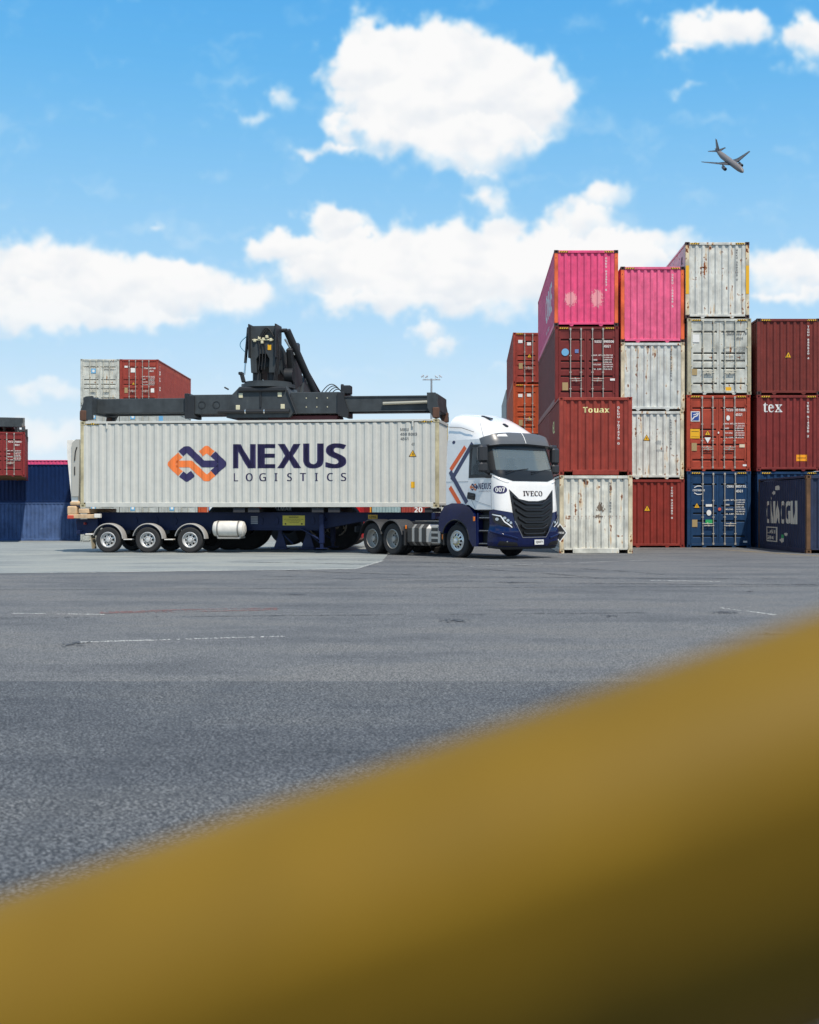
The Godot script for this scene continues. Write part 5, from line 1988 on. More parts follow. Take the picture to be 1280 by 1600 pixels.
	m.cbox(Vector3(-1.28, y0 + 1.14, sz + 0.4), Vector3(0.16, 0.05, 0.08), 0.01, Basis(Vector3(0, 0, 1), -0.5))
	part(ro, "work_lamp", m, black)
	# head block: a trapezoid box across the beams
	m = MB.new()
	m.prism(PackedVector2Array([Vector2(-1.18, 0.12), Vector2(1.0, 0.12), Vector2(1.18, 0.36), Vector2(0.86, 1.16), Vector2(-0.72, 1.16), Vector2(-0.98, 0.9)]), Vector3(0, y0, sz + 0.74), Vector3.RIGHT, Vector3.UP, 1.5)
	var hb := part(t, "head_block", m, steel)
	m = MB.new()
	m.cbox(Vector3(0.05, y0 + 1.06, sz + 0.78), Vector3(1.62, 0.16, 0.12), 0.04)
	m.tube(Vector3(0.92, y0 + 1.02, sz + 0.78), Vector3(1.24, y0 + 0.22, sz + 0.78), 0.03)
	m.cbox(Vector3(0.0, y0 + 0.72, sz + 0.75), Vector3(0.06, 0.55, 0.04), 0.01)
	part(hb, "front_rib", m, black)
	for p in [[-0.68, 0.86], [0.66, 0.88], [-0.78, 0.46], [0.76, 0.48]]:
		m = MB.new()
		m.cbox(Vector3(p[0], y0 + p[1], sz + 0.75), Vector3(0.14, 0.16, 0.03), 0.01)
		part(hb, "beige_pad", m, pale)
	m = MB.new()
	m.tube(Vector3(-1.45, y0 + 0.32, sz + 0.80), Vector3(1.0, y0 + 0.32, sz + 0.80), 0.065)
	var sc := part(hb, "side_shift_cylinder", m, black)
	m = MB.new()
	m.tube(Vector3(-2.35, y0 + 0.36, sz + 0.62), Vector3(-1.42, y0 + 0.36, sz + 0.62), 0.045)
	part(sc, "rod", m, chrome)
	for x in [-0.5, 0.15]:
		m = MB.new()
		m.tube(Vector3(x - 0.02, y0 + 0.32, sz + 0.80), Vector3(x + 0.02, y0 + 0.32, sz + 0.80), 0.078)
		part(sc, "clamp_band", m, chrome)
	m = MB.new()
	m.cbox(Vector3(1.4, y0 + 0.1, sz + 0.1), Vector3(2.4, 0.2, 0.9), 0.03)
	part(hb, "valve_tray", m, std("tray_red", rgb(70, 20, 26), 0.6))


func glass() -> StandardMaterial3D:
	var g := std("glass", Color(0.03, 0.045, 0.045, 0.08), 0.04)
	g.transparency = BaseMaterial3D.TRANSPARENCY_ALPHA
	return g


func build_stackers() -> void:
	var back := Vector3(0, 0, -1).rotated(Vector3.UP, RIG_TURN)
	reach_stacker("reach_stacker", "charcoal reach stacker whose spreader grips the long grey container", RIG + back * 2.3, RIG_TURN, 1.525 + TALL, true)
	var brown := paint("brown_red", rgb(122, 44, 44), 0.05, 0.25, 0.5, 0.88)
	var g := ground_y(-30.0, 79.6)
	var base := 3.32
	var tilt := deg_to_rad(18.6)
	var hang := Vector3(-26.05 - CW * 0.5 - 1.95, base, -79.2)
	var c := container("dark red container hanging from a spreader at the left edge", "", hang, -PI * 0.5 + tilt, LONG, LOW, brown, brown, "door", {"hazard": false})
	door_print(c, std("print_white", rgb(222, 222, 218), 0.6), "FSCU", "750041 2", LOW)
	reach_stacker("mast_lift_truck", "charcoal mast lift truck at the far left edge, holding a dark red container up", Vector3(hang.x, g, hang.z) - Vector3(sin(PI * 0.5 + tilt), 0, cos(PI * 0.5 + tilt)) * 2.3, PI * 0.5 + tilt, base + LOW - g, false)


# ---------------------------------------------------------------- tractor unit
# local: x forward, y up, +z its right hand side (towards the viewer); origin on the ground under the front axle line
const CAB_REAR := -0.82
const BULGE := 0.10

func cab_front(y: float) -> float:
	return ramp([Vector2(0.30, 1.58), Vector2(0.45, 1.68), Vector2(1.0, 1.73), Vector2(1.5, 1.71), Vector2(2.2, 1.63), Vector2(2.5, 1.56), Vector2(3.45, 1.24), Vector2(3.62, 1.14), Vector2(3.75, 1.0)], y)


func cab_half(y: float) -> float:
	return ramp([Vector2(0.3, 1.20), Vector2(0.5, 1.25), Vector2(2.4, 1.25), Vector2(3.6, 1.19), Vector2(3.75, 1.15)], y)


func cab_side_start(y: float) -> float:
	return cab_front(y) - BULGE - 0.30


# front of the cab: u runs right as one looks at it (towards -z), along the skin round the corners
func on_front(u: float, y: float, off: float) -> Vector3:
	var hw := cab_half(y)
	var r := 0.30
	var a := absf(u)
	var flat := hw - r
	var z := 0.0
	var x := cab_front(y)
	var nx := 1.0
	var nz := 0.0
	if a < flat:
		z = a
		x -= BULGE * (z / hw) * (z / hw)
		nz = 2.0 * BULGE * z / (hw * hw)
	elif a < flat + r * PI * 0.5:
		var f := (a - flat) / r
		z = flat + r * sin(f)
		x -= BULGE * (z / hw) * (z / hw) + r * (1.0 - cos(f))
		nx = cos(f)
		nz = sin(f) + 0.15 * cos(f)
	else:
		z = hw
		x -= BULGE + r + (a - flat - r * PI * 0.5)
		nx = 0.0
		nz = 1.0
	var slope := (cab_front(y + 0.01) - cab_front(y - 0.01)) / 0.02
	var n := Vector3(nx, -slope * nx, nz).normalized()
	var sg := -1.0 if u > 0.0 else 1.0
	return Vector3(x + n.x * off, y + n.y * off, (z + n.z * off) * sg)


func on_side(x: float, y: float, off: float, sg := 1.0) -> Vector3:
	return Vector3(x, y, (cab_half(y) + off) * sg)


func steps(a: float, b: float, d: float) -> PackedFloat32Array:
	var out := PackedFloat32Array()
	var x := a
	while x <= b:
		out.append(x)
		x += d
	return out


func front_patch(parent: Node3D, called: String, tris: PackedVector2Array, mat: Material, off := 0.0) -> MeshInstance3D:
	var mb := MB.new()
	lay(mb, tris, steps(-1.6, 1.6, 0.07), steps(0.3, 3.8, 0.08), func(u, y): return on_front(u, y, off), true)
	return part(parent, called, mb, mat)


# the same with turned-in edges, so that it reads as a panel of that thickness
func front_panel(parent: Node3D, called: String, poly: PackedVector2Array, mat: Material, off: float, depth: float) -> MeshInstance3D:
	var mb := MB.new()
	if Geometry2D.is_polygon_clockwise(poly):
		poly.reverse()
	lay(mb, poly_tris(poly), steps(-1.6, 1.6, 0.07), steps(0.3, 3.8, 0.08), func(u, y): return on_front(u, y, off), true)
	for i in poly.size():
		var a := poly[i]
		var b := poly[(i + 1) % poly.size()]
		var n := maxi(1, int((b - a).length() / 0.08))
		for k in n:
			var p := a.lerp(b, float(k) / n)
			var q := a.lerp(b, float(k + 1) / n)
			mb.quad(on_front(p.x, p.y, off - depth), on_front(q.x, q.y, off - depth), on_front(q.x, q.y, off), on_front(p.x, p.y, off))
	return part(parent, called, mb, mat)


func side_patch(parent: Node3D, called: String, tris: PackedVector2Array, mat: Material, off := 0.0) -> MeshInstance3D:
	var mb := MB.new()
	lay(mb, tris, PackedFloat32Array(), steps(0.3, 3.8, 0.2), func(x, y): return on_side(x, y, off))
	return part(parent, called, mb, mat)


func pv(a: Array) -> PackedVector2Array:
	var out := PackedVector2Array()
	for p in a:
		out.append(Vector2(p[0], p[1]))
	return out


func mirrored(a: Array) -> PackedVector2Array:
	var out := pv(a)
	for i in range(a.size() - 1, -1, -1):
		if absf(a[i][0]) > 1e-6:
			out.append(Vector2(-a[i][0], a[i][1]))
	return out


func build_tractor() -> void:
	var white := paint("cab_white", rgb(228, 227, 224), 0.0, 0.05, 0.25, 0.2)
	white.metallic_specular = 0.5
	white.clearcoat_enabled = true
	white.clearcoat = 0.6
	white.clearcoat_roughness = 0.08
	var blue := paint("cab_blue", rgb(13, 25, 68), 0.0, 0.18, 0.14, 0.6)
	blue.clearcoat_enabled = true
	blue.clearcoat = 0.4
	blue.metallic_specular = 0.35
	blue.clearcoat_roughness = 0.05
	var black := std("cab_black", rgb(24, 24, 26), 0.35)
	var matt := std("cab_matt_black", rgb(36, 37, 39), 0.7)
	var grey := std("visor_grey", rgb(88, 90, 93), 0.35)
	var silver := std("tank_silver", rgb(188, 184, 178), 0.38, 0.75)
	var navy := std("stripe_navy", rgb(58, 62, 92), 0.4)
	var orange := std("stripe_orange", rgb(226, 96, 40), 0.4)
	var chassis := std("chassis_dark", rgb(40, 41, 46), 0.7)
	var amber := std("lamp_amber", rgb(224, 120, 24), 0.3)
	var screen := std("windscreen_glass", Color(0.62, 0.67, 0.67, 0.12), 0.05, 0.25)
	screen.transparency = BaseMaterial3D.TRANSPARENCY_ALPHA
	var t := thing("tractor_unit", "white and navy blue tractor unit with black grille, turned towards the right", "truck", Vector3(0.64, 0, -38.9), deg_to_rad(-48.0))

	# ---- cab skin
	var cab := front_patch(t, "cab", poly_tris(mirrored([[-1.43, 2.56], [-1.43, 1.47], [-0.70, 1.34]])), white)
	cab.name = "nose_panel"
	var m := MB.new()
	for sg in [1.0, -1.0]:
		var pieces := []
		if sg > 0:
			pieces = [pv([[CAB_REAR, 1.60], [0.22, 1.60], [0.22, 3.56], [CAB_REAR, 3.56]]), pv([[0.22, 1.60], [0.50, 1.46], [1.31, 1.46], [1.31, 1.8], [1.26, 2.2], [1.165, 2.50], [1.10, 2.42], [0.22, 2.42]]), pv([[0.22, 3.38], [0.80, 3.38], [0.86, 3.56], [0.22, 3.56]])]
		else:
			pieces = [pv([[CAB_REAR, 1.46], [1.31, 1.46], [1.31, 1.8], [1.26, 2.2], [1.165, 2.5], [0.85, 3.4], [0.80, 3.56], [CAB_REAR, 3.56]])]
		for poly in pieces:
			var tr := poly_tris(poly)
			var cut := MB.new()
			lay(cut, tr, PackedFloat32Array(), steps(0.3, 3.8, 0.2), func(x, y): return on_side(x, y, 0.0))
			m.xf = Transform3D(Basis.from_scale(Vector3(1, 1, sg)), Vector3.ZERO)
			for i in range(0, cut.v.size(), 3):
				m.tri(cut.v[i], cut.v[i + 2], cut.v[i + 1])
	m.xf = Transform3D()
	m.quad(Vector3(CAB_REAR, 1.2, -1.22), Vector3(CAB_REAR, 1.2, 1.22), Vector3(CAB_REAR, 3.56, 1.19), Vector3(CAB_REAR, 3.56, -1.19))
	part(t, "cab", m, white)
	# floor and inside
	m = MB.new()
	m.bb(Vector3(CAB_REAR + 0.03, 1.22, -1.18), Vector3(1.25, 1.30, 1.18))
	m.bb(Vector3(CAB_REAR + 0.03, 3.50, -1.14), Vector3(1.05, 3.54, 1.14))
	part(t, "cab_floor", m, matt)
	m = MB.new()
	m.bb(Vector3(-0.06, 1.30, -1.16), Vector3(-0.02, 3.48, 1.16))
	part(t, "sleeper_curtain", m, std("curtain_grey", rgb(214, 216, 216), 0.9))
	m = MB.new()
	m.cbox(Vector3(1.12, 2.12, 0), Vector3(0.46, 0.62, 2.2), 0.08)
	var dash := part(t, "dashboard", m, matt)
	m = MB.new()
	m.cbox(Vector3(1.16, 2.47, -0.28), Vector3(0.3, 0.05, 0.6), 0.01)
	part(dash, "papers", m, std("paper", rgb(214, 216, 216), 0.8))
	for z in [-0.66, 0.66]:
		m = MB.new()
		m.cbox(Vector3(0.32, 1.86, z), Vector3(0.5, 0.16, 0.52), 0.06)
		m.cbox(Vector3(0.10, 2.36, z), Vector3(0.16, 0.9, 0.50), 0.06, Basis(Vector3(0, 0, 1), 0.12))
		m.cbox(Vector3(0.06, 2.92, z), Vector3(0.12, 0.24, 0.28), 0.05)
		part(t, "seat", m, std("seat_grey", rgb(62, 64, 68), 0.9))
	m = MB.new()
	m.xf = Transform3D(Basis(Vector3(0, 0, 1), 0.6) * Basis(Vector3.UP, PI * 0.5), Vector3(0.78, 2.36, 0.62))
	var ring := []
	for i in 25:
		ring.append(Vector3(cos(TAU * i / 24.0), sin(TAU * i / 24.0), 0) * 0.23)
	m.pipe(ring, 0.018, 6)
	m.tube(Vector3(-0.22, 0, 0), Vector3(0.22, 0, 0), 0.02)
	part(t, "steering_wheel", m, black)
	# ---- glass and dark surrounds
	front_patch(t, "windscreen_surround", poly_tris(pv([[-1.44, 2.57], [-1.16, 2.42], [-0.72, 2.30], [0.72, 2.30], [1.16, 2.42], [1.44, 2.57], [1.44, 2.60], [1.22, 2.62], [-1.22, 2.62], [-1.44, 2.60]])), black, 0.012)
	for s in [-1.0, 1.0]:
		front_patch(t, "windscreen_pillar", poly_tris(pv([[s * 1.20, 2.56], [s * 1.445, 2.53], [s * 1.42, 3.48], [s * 1.14, 3.48]])), matt, 0.010)
	front_patch(t, "windscreen_header", rect(-1.40, 3.24, 1.40, 3.50), black, 0.006)
	var ws := front_patch(t, "windscreen", poly_tris(pv([[-1.215, 2.60], [1.215, 2.60], [1.15, 3.30], [-1.15, 3.30]])), screen, -0.006)
	front_patch(ws, "sun_blind", poly_tris(pv([[-1.14, 3.02], [-0.9, 3.0], [-0.2, 2.99], [0.3, 3.0], [1.0, 2.98], [1.14, 3.04], [1.12, 3.28], [-1.12, 3.28]])), std("blind_black", rgb(20, 24, 22), 0.7), -0.05)
	m = MB.new()
	for e in [[-0.95, -0.05], [0.05, 0.95]]:
		var a := on_front(e[0], 2.56, 0.03)
		var b := on_front(e[1], 2.66, 0.03)
		m.tube(a, b, 0.012)
		m.tube(on_front(e[0], 2.50, 0.03), on_front(lerpf(e[0], e[1], 0.4), 2.60, 0.04), 0.014)
	part(ws, "wiper", m, black)
	# side window
	side_patch(t, "window_frame", poly_tris(pv([[0.22, 2.40], [1.12, 2.40], [1.17, 2.52], [0.88, 3.42], [0.82, 3.40], [1.06, 2.50], [0.28, 2.50], [0.30, 3.32], [0.84, 3.32], [0.82, 3.40], [0.22, 3.40]])), black, 0.006)
	side_patch(t, "side_window", poly_tris(pv([[0.27, 2.49], [1.07, 2.49], [0.84, 3.33], [0.29, 3.33]])), glass(), -0.012)
	# door lines and handle
	m = MB.new()
	for e in [[Vector2(0.20, 3.4), Vector2(0.20, 1.95)], [Vector2(0.20, 1.95), Vector2(0.52, 1.48)], [Vector2(1.20, 2.38), Vector2(1.22, 1.48)], [Vector2(CAB_REAR, 2.30), Vector2(0.2, 2.30)], [Vector2(0.5, 1.72), Vector2(1.2, 1.56)]]:
		var p := on_side(e[0].x, e[0].y, 0.001)
		var q := on_side(e[1].x, e[1].y, 0.001)
		m.tube(p, q, 0.005, 0.005, 6)
	part(t, "door_seam", m, std("seam_grey", rgb(120, 122, 124), 0.6))
	m = MB.new()
	m.cbox(Vector3(0.34, 1.86, 1.262), Vector3(0.34, 0.20, 0.05), 0.02, Basis(Vector3(0, 0, 1), -0.16))
	m.cbox(Vector3(0.42, 1.86, 1.29), Vector3(0.2, 0.05, 0.04), 0.015)
	part(t, "door_handle", m, black)
	# ---- roof deflector
	m = MB.new()
	var rings := []
	for e in [[CAB_REAR, 4.40, 1.02], [-0.45, 4.38, 1.0], [-0.05, 4.27, 0.94], [0.35, 4.09, 0.86], [0.70, 3.88, 0.82], [0.95, 3.72, 0.82], [1.08, 3.62, 0.85]]:
		var r := []
		var hw := 1.185
		var base := 3.52
		r.append(Vector3(e[0], base, -hw))
		for i in 15:
			var a := PI * i / 14.0
			var k := cos(a)
			var zz: float = signf(k) * pow(absf(k), 0.45) * lerpf(hw, e[2], pow(sin(a), 0.8))
			var yy: float = base + (e[1] - base) * pow(sin(a), 0.42)
			r.append(Vector3(e[0], yy, -zz))
		r.append(Vector3(e[0], base, hw))
		rings.append(r)
	m.loft(rings)
	var rf := part(t, "roof_deflector", m, white)
	m = MB.new()
	m.pipe([Vector3(CAB_REAR + 0.02, 3.98, 1.165), Vector3(-0.2, 3.93, 1.165), Vector3(0.35, 3.78, 1.165)], 0.011, 6)
	part(rf, "seam", m, std("seam_grey", rgb(120, 122, 124), 0.6))
	m = MB.new()
	m.cbox(Vector3(0.0, 4.265, 0.30), Vector3(0.46, 0.05, 0.12), 0.02, Basis(Vector3(0, 0, 1), -0.24))
	m.cbox(Vector3(0.50, 4.02, 0.0), Vector3(0.2, 0.05, 0.12), 0.02, Basis(Vector3(0, 0, 1), -0.45))
	part(rf, "roof_slot", m, black)
	# ---- sun visor
	var vis := front_panel(t, "sun_visor", pv([[-1.40, 3.30], [-0.9, 3.35], [0, 3.38], [0.9, 3.35], [1.40, 3.30], [1.38, 3.50], [1.05, 3.60], [0.5, 3.66], [-0.5, 3.66], [-1.05, 3.62], [-1.38, 3.56]]), grey, 0.13, 0.13)
	front_patch(vis, "marker_lamp", poly_tris(pv([[-0.98, 3.55], [-0.62, 3.56], [-0.66, 3.62], [-0.94, 3.61]])), std("lamp_white", rgb(226, 226, 224), 0.3), 0.136)
	front_patch(vis, "centre_seam", rect(-0.012, 3.39, 0.012, 3.655), std("lamp_white", rgb(226, 226, 224), 0.3), 0.136)
	# ---- grille
	var poly := pv([[-0.90, 2.05], [-0.84, 1.45], [-0.74, 1.04], [-0.46, 0.66], [0.46, 0.66], [0.74, 1.04], [0.84, 1.45], [0.90, 2.05], [0.56, 1.77], [0.2, 1.71], [-0.2, 1.71], [-0.56, 1.77]])
	var gr := front_panel(t, "grille", poly, black, 0.016, 0.03)
	var rows := [[1.62, 0.78], [1.44, 0.76], [1.26, 0.72], [1.08, 0.64], [0.90, 0.54], [0.75, 0.44]]
	for e in rows:
		var y: float = e[0]
		var w: float = e[1]
		var mb := MB.new()
		var rr := []
		for i in 15:
			var u := lerpf(-w, w, i / 14.0)
			var yy := y + maxf(0.0, absf(u) - 0.36) * 0.5
			rr.append([on_front(u, yy - 0.045, 0.016), on_front(u, yy - 0.03, 0.06), on_front(u, yy + 0.01, 0.066), on_front(u, yy + 0.05, 0.016)])
		mb.loft(rr, true, true)
		part(gr, "grille_bar", mb, std("grille_bar_black", rgb(26, 26, 28), 0.3))
	# ---- bumper and lower panels
	var bump := MB.new()
	var bp := [pv([[-1.44, 1.47], [-1.60, 1.40], [-1.60, 0.42], [-1.3, 0.36], [-0.46, 0.36], [-0.46, 0.66], [-0.74, 1.04], [-0.84, 1.37]]), pv([[-0.46, 0.36], [0.46, 0.36], [0.46, 0.67], [-0.46, 0.67]]), pv([[1.44, 1.47], [0.84, 1.37], [0.74, 1.04], [0.46, 0.66], [0.46, 0.36], [1.3, 0.36], [1.60, 0.42], [1.60, 1.40]])]
	for p in bp:
		lay(bump, poly_tris(p), steps(-1.6, 1.6, 0.07), steps(0.3, 3.8, 0.08), func(u, y): return on_front(u, y, 0.012 + 0.05 * smoothstep(0.98, 0.78, y)), true)
	var bn := part(t, "bumper", bump, blue)
	front_patch(bn, "lower_lip", rect(-1.5, 0.33, 1.5, 0.40), matt, 0.07)
	front_patch(bn, "chrome_trim", stroke([Vector2(-0.80, 1.12), Vector2(-0.48, 0.645), Vector2(0.48, 0.645), Vector2(0.80, 1.12)], 0.022), std("trim_silver", rgb(170, 172, 178), 0.25, 0.8), 0.07)
	front_patch(bn, "fog_lamp", disc(Vector2(-1.02, 0.53), Vector2(0.02, 0.02), 12), std("trim_silver", rgb(170, 172, 178), 0.25, 0.8), 0.07)
	# ---- headlights
	for s in [-1.0, 1.0]:
		var hl := front_panel(t, "headlight", pv([[s * 1.50, 1.36], [s * 1.12, 1.30], [s * 0.86, 1.06], [s * 0.82, 0.90], [s * 1.14, 0.98], [s * 1.40, 1.10]]), std("lamp_housing", rgb(28, 29, 32), 0.2), 0.022, 0.02)
		front_patch(hl, "light_strip", stroke([Vector2(s * 1.46, 1.32), Vector2(s * 1.20, 1.27), Vector2(s * 1.10, 1.10), Vector2(s * 0.87, 0.94)], 0.030), std("led_strip", rgb(236, 238, 240), 0.2), 0.030)
		for k in 3:
			front_patch(hl, "lens", disc(Vector2(s * (1.10 - k * 0.09), 1.215 - k * 0.07), Vector2(0.045, 0.04), 14), std("lens_silver", rgb(190, 194, 198), 0.12, 0.8), 0.031)
		front_patch(hl, "lens", disc(Vector2(s * 1.30, 1.18), Vector2(0.05, 0.045), 14), std("lens_silver", rgb(190, 194, 198), 0.12, 0.8), 0.031)
	# raised folds in the nose and the bumper
	for sd in [-1.0, 1.0]:
		var fold := MB.new()
		var fr := []
		for i in 13:
			var f := i / 12.0
			var u: float = sd * lerpf(1.30, 0.92, f)
			var y := lerpf(2.44, 2.24, f) - sin(f * PI) * 0.03
			fr.append([on_front(u - 0.05, y, 0.001), on_front(u, y + 0.01, 0.022), on_front(u + 0.05, y + 0.02, 0.001)])
		fold.loft(fr, false, false)
		part(t, "nose_fold", fold, white)
		fold = MB.new()
		fr = []
		for i in 13:
			var f := i / 12.0
			var u: float = sd * lerpf(1.52, 0.66, f)
			var y := lerpf(0.84, 0.62, f)
			fr.append([on_front(u, y - 0.06, 0.06), on_front(u, y, 0.10), on_front(u, y + 0.03, 0.055)])
		fold.loft(fr, false, false)
		part(bn, "bumper_fold", fold, blue)
		front_patch(bn, "lower_intake", poly_tris(pv([[sd * 0.62, 0.42], [sd * 1.25, 0.44], [sd * 1.20, 0.55], [sd * 0.70, 0.50]])), black, 0.066)
	# ---- lettering on the nose
	var ir := text_tris("IVECO", "serif_bold", 0.15, 0.80, true)
	front_patch(t, "maker_name", moved(ir, Vector2(0.02, 1.86)), std("badge_dark", rgb(52, 30, 30), 0.3, 0.5), 0.012)
	var oval := front_patch(t, "fleet_number", disc(Vector2(-1.17, 2.04), Vector2(0.20, 0.115), 28), std("logo_navy", rgb(44, 38, 82), 0.5), 0.006)
	front_patch(oval, "digits", moved(text_tris("007", "sans_bold", 0.13, 0.27, true), Vector2(-1.17, 1.975)), std("print_white", rgb(222, 222, 218), 0.6), 0.010)
	# number plate
	m = MB.new()
	var pc := on_front(0.16, 0.50, 0.10)
	m.cbox(pc, Vector3(0.012, 0.15, 0.38), 0.003)
	var npn := part(t, "number_plate", m, std("plate_white", rgb(216, 216, 212), 0.5))
	print_on(npn, "plate_number", face(pc + Vector3(0.006, -0.04, 0.14), Vector3(0, 0, -1), Vector3.UP), text_tris("QJK871", "sans_bold", 0.08, 0.28), std("print_black", rgb(24, 24, 26), 0.6), 0.003)
	# diamond placard at the far corner of the bumper
	var dc := on_front(1.12, 0.76, 0.10)
	var dn := Vector3(0.82, 0.0, 0.57).normalized()
	var dx := Vector3.UP.cross(dn).normalized()
	m = MB.new()
	m.prism(pv([[-0.22, 0], [0, -0.29], [0.22, 0], [0, 0.29]]), dc, dx, Vector3.UP, 0.012)
	var dia := part(t, "diamond_placard", m, std("print_white", rgb(222, 222, 218), 0.6))
	m = MB.new()
	m.prism(pv([[-0.185, 0], [0, -0.245], [0.185, 0], [0, 0.245]]), dc + dn * 0.004, dx, Vector3.UP, 0.003)
	part(dia, "black_field", m, std("print_black", rgb(24, 24, 26), 0.6))
	print_on(dia, "lettering", face(dc + dn * 0.006, dx, Vector3.UP), moved(text_tris("NEXUS", "sans_bold", 0.06, 0.22, true), Vector2(0.02, -0.03)), std("print_white", rgb(222, 222, 218), 0.6), 0.003)
	m = MB.new()
	m.prism(pv([[-0.14, 0.0], [-0.11, -0.03], [-0.08, 0.0], [-0.11, 0.03]]), dc + dn * 0.010, dx, Vector3.UP, 0.003)
	part(dia, "red_mark", m, std("lamp_red_bright", rgb(210, 36, 34), 0.4))
	m = MB.new()
	m.bb(dc + Vector3(-0.2, -0.03, -0.03), dc + Vector3(-0.02, 0.03, 0.03))
	part(dia, "bracket", m, black)
	# ---- side stripes and name
	side_patch(t, "stripe", stroke([Vector2(0.02, 3.34), Vector2(-0.62, 2.66)], 0.15), orange, 0.004)
	side_patch(t, "stripe", stroke([Vector2(0.34, 3.44), Vector2(-0.56, 2.36)], 0.15), navy, 0.004)
	side_patch(t, "stripe", stroke([Vector2(-0.64, 2.62), Vector2(0.14, 1.66)], 0.15), navy, 0.007)
	side_patch(t, "stripe", stroke([Vector2(-0.64, 2.14), Vector2(-0.18, 1.62)], 0.15), orange, 0.004)
	var sf := face(Vector3(0, 0, 1.25), Vector3.RIGHT, Vector3.UP)
	logo(t, sf, Vector2(0.27, 2.02), 0.36 / 380.0, std("logo_navy", rgb(44, 38, 82), 0.5), std("logo_orange", rgb(232, 122, 58), 0.5), 0.006)
	print_on(t, "company_name", sf, moved(text_tris("NEXUS", "sans_bold", 0.185, 0.54), Vector2(0.66, 2.06)), std("logo_navy", rgb(44, 38, 82), 0.5), 0.006)
	print_on(t, "company_name", sf, moved(text_tris("LOGISTICS", "sans", 0.04, 0.5), Vector2(0.68, 1.98)), std("logo_navy", rgb(44, 38, 82), 0.5), 0.006)
	side_patch(t, "round_badge", disc(Vector2(-0.52, 3.50), Vector2(0.07, 0.05), 16), navy, 0.004)
	# ---- wheel arches, steps
	for s in [1.0, -1.0]:
		var ar := PackedVector2Array()
		ar.append(Vector2(-1.14, 0.82))
		for e in [[-1.12, 1.14], [-1.04, 1.36], [-0.86, 1.56], [-0.52, 1.65], [-0.05, 1.64], [0.30, 1.52], [0.50, 1.32], [0.58, 1.05], [0.60, 0.36], [0.42, 0.36]]:
			ar.append(Vector2(e[0], e[1]))
		for i in 15:
			var a := lerpf(deg_to_rad(4.0), deg_to_rad(160.0), i / 14.0)
			ar.append(Vector2(-0.36 + cos(a) * 0.63, 0.52 + sin(a) * 0.63))
		m = MB.new()
		m.xf = Transform3D(Basis.from_scale(Vector3(1, 1, s)), Vector3.ZERO)
		m.prism(ar, Vector3(0, 0, 1.285), Vector3.RIGHT, Vector3.UP, 0.34)
		var an := part(t, "wheel_arch", m, blue)
		m = MB.new()
		var arc := []
		for i in 15:
			var a := lerpf(deg_to_rad(4.0), deg_to_rad(160.0), i / 14.0)
			arc.append(Vector3(-0.36 + cos(a) * 0.63, 0.52 + sin(a) * 0.63, 1.275 * s))
		m.pipe(arc, 0.022, 8)
		part(an, "arch_rim", m, matt)
		m = MB.new()
		m.cbox(Vector3(0.50, 1.18, 1.29 * s), Vector3(0.08, 0.13, 0.03), 0.01)
		part(an, "side_marker", m, amber)
		# entry steps in a dark recess
		m = MB.new()
		m.bb(Vector3(0.60, 0.40, 0.70 * s), Vector3(1.30, 1.48, 1.02 * s))
		var sn := part(t, "step_well", m, matt)
		for y in [0.44, 0.82, 1.20]:
			m = MB.new()
			m.cbox(Vector3(0.93, y, 1.12 * s), Vector3(0.56, 0.05, 0.26), 0.012)
			var st := part(sn, "step", m, black)
			m = MB.new()
			m.cbox(Vector3(0.93, y + 0.022, 1.245 * s), Vector3(0.5, 0.016, 0.02), 0.004)
			part(st, "tread_edge", m, std("trim_silver", rgb(170, 172, 178), 0.25, 0.8))
		m = MB.new()
		m.cbox(Vector3(1.26, 0.92, 1.12 * s), Vector3(0.06, 1.06, 0.24), 0.02)
		m.cbox(Vector3(0.60, 0.88, 1.14 * s), Vector3(0.05, 0.96, 0.22), 0.02)
		part(sn, "step_cheek", m, blue)
		m = MB.new()
		m.cbox(Vector3(0.93, 1.44, 1.18 * s), Vector3(0.70, 0.05, 0.12), 0.012)
		part(sn, "sill", m, black)
		wheel(t, Vector3(-0.36, 0.51, 1.06 * s), 0.51, 0.31, "steer", s, 0.0)
	# inner arch and engine mass, so that no light shows through below the cab
	m = MB.new()
	m.cbox(Vector3(0.3, 0.92, 0), Vector3(2.2, 0.62, 1.5), 0.05)
	part(t, "engine_block", m, matt)
	# ---- mirrors
	for s in [1.0, -1.0]:
		m = MB.new()
		m.cbox(Vector3(1.12, 3.10, 1.50 * s), Vector3(0.20, 0.50, 0.30), 0.06)
		m.cbox(Vector3(1.12, 2.70, 1.50 * s), Vector3(0.20, 0.30, 0.30), 0.06)
		var mr := part(t, "mirror", m, std("mirror_case", rgb(44, 45, 48), 0.45))
		m = MB.new()
		m.tube(Vector3(1.10, 3.36, 1.18 * s), Vector3(1.12, 3.32, 1.50 * s), 0.03)
		m.tube(Vector3(1.12, 2.50, 1.22 * s), Vector3(1.12, 2.60, 1.50 * s), 0.035)
		m.cbox(Vector3(1.10, 2.44, 1.26 * s), Vector3(0.26, 0.1, 0.08), 0.02)
		part(mr, "arm", m, black)
		m = MB.new()
		m.bb(Vector3(1.012, 2.92, 1.38 * s), Vector3(1.016, 3.28, 1.62 * s))
		part(mr, "mirror_glass", m, std("mirror_silver", rgb(220, 222, 224), 0.05, 1.0))
	m = MB.new()
	m.cbox(on_front(1.28, 3.34, 0.28), Vector3(0.2, 0.14, 0.3), 0.04)
	m.tube(on_front(1.24, 3.42, 0.0), on_front(1.28, 3.36, 0.26), 0.02)
	part(t, "kerb_mirror", m, std("mirror_case", rgb(44, 45, 48), 0.45))
	m = MB.new()
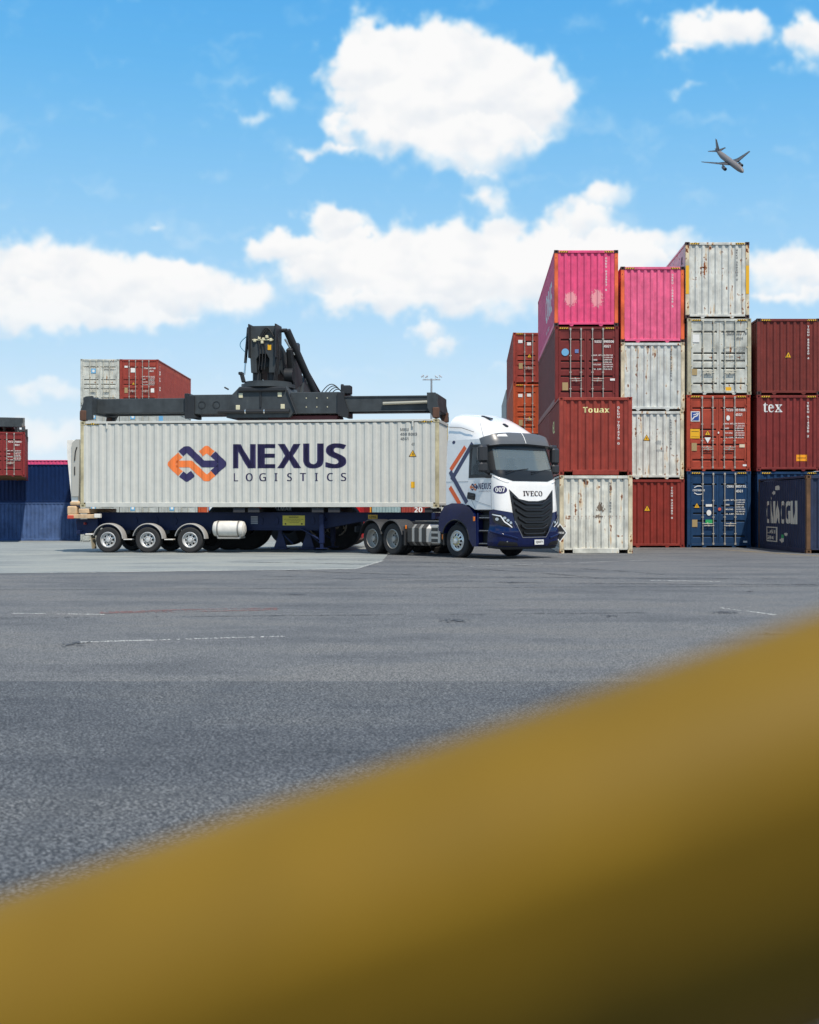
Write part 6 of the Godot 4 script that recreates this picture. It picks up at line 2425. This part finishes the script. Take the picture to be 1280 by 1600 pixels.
	m.tube(on_front(-1.30, 3.52, 0.04), on_front(-1.30, 3.52, 0.04) + Vector3(-0.12, 0.5, 0.05), 0.006)
	part(t, "aerial", m, black)
	# ---- chassis, tank, drive axles
	for s in [1.0, -1.0]:
		m = MB.new()
		m.cbox(Vector3(-2.5, 0.92, 0.42 * s), Vector3(6.2, 0.26, 0.08), 0.01)
		part(t, "chassis_rail", m, chassis)
		for x in [-3.5, -4.57]:
			wheel(t, Vector3(x, 0.51, 1.08 * s), 0.51, 0.27, "drive", s)
			wheel(t, Vector3(x, 0.51, 0.78 * s), 0.51, 0.27, "drive", s)
			var gm := guard_mesh(0.60, 0.62, 12, 168, 0.03)
			var gn := part(t, "drive_guard", gm, std("guard_black", rgb(46, 47, 49), 0.55), Vector3(x, 0.54, 0.98 * s))
			if s < 0:
				gn.rotation.y = PI
		m = MB.new()
		m.cbox(Vector3(-2.84, 0.62, 1.02 * s), Vector3(0.06, 0.62, 0.5), 0.015)
		part(t, "mudflap", m, matt)
		m = MB.new()
		m.cbox(Vector3(-2.80, 0.90, 1.22 * s), Vector3(0.03, 0.12, 0.05), 0.01)
		part(t, "side_marker", m, amber)
		m = MB.new()
		m.cbox(Vector3(-1.05, 0.62, 1.18 * s), Vector3(0.06, 0.16, 0.05), 0.01)
		part(t, "side_marker", m, amber)
		m = MB.new()
		m.cbox(Vector3(-2.25, 0.66, 0.92 * s), Vector3(1.15, 0.66, 0.58), 0.12)
		var tk := part(t, "fuel_tank", m, silver)
		for x in [-2.62, -2.28, -1.92]:
			m = MB.new()
			m.cbox(Vector3(x, 0.66, 0.92 * s), Vector3(0.05, 0.685, 0.605), 0.125)
			part(tk, "strap", m, std("strap_dark", rgb(70, 68, 66), 0.5, 0.4))
		m = MB.new()
		m.cbox(Vector3(-1.42, 0.68, 0.95 * s), Vector3(0.42, 0.60, 0.50), 0.05)
		var bx := part(t, "battery_box", m, silver)
		for k in 3:
			m = MB.new()
			m.cbox(Vector3(-1.42, 0.50 + k * 0.17, 1.206 * s), Vector3(0.30, 0.10, 0.012), 0.004)
			part(bx, "louvre", m, std("strap_dark", rgb(70, 68, 66), 0.5, 0.4))
		m = MB.new()
		m.cbox(Vector3(-0.98, 0.78, 1.0 * s), Vector3(0.05, 0.85, 0.46), 0.02)
		part(t, "front_mudflap", m, matt)
	for x in [-3.5, -4.57, -0.36]:
		m = MB.new()
		m.tube(Vector3(x, 0.51, -0.9), Vector3(x, 0.51, 0.9), 0.10)
		m.cbox(Vector3(x, 0.51, 0), Vector3(0.4, 0.4, 0.4), 0.1)
		part(t, "axle", m, chassis)
	m = MB.new()
	m.tube(Vector3(-4.15, 1.00, 0), Vector3(-4.15, 1.06, 0), 0.48, 0.46, 28)
	m.cbox(Vector3(-4.15, 0.99, 0), Vector3(0.9, 0.05, 0.9), 0.01)
	part(t, "fifth_wheel", m, chassis)
	m = MB.new()
	m.cbox(Vector3(-2.2, 1.08, 0), Vector3(2.3, 0.03, 0.8), 0.006)
	m.cbox(Vector3(-1.1, 1.3, 0.1), Vector3(0.3, 0.5, 0.9), 0.04)
	part(t, "deck_plate", m, std("strap_steel", rgb(150, 146, 140), 0.4, 0.6))
	m = MB.new()
	m.cbox(Vector3(-5.6, 0.80, 0), Vector3(0.08, 0.2, 2.3), 0.02)
	part(t, "rear_light_bar", m, chassis)


func _ready() -> void:
	rng.seed = 7
	build_light()
	make_noise()
	build_ground()
	build_stacks()
	build_load()
	build_trailer()
	build_tractor()
	build_stackers()
	build_mast()
	build_plane()
	build_guard()
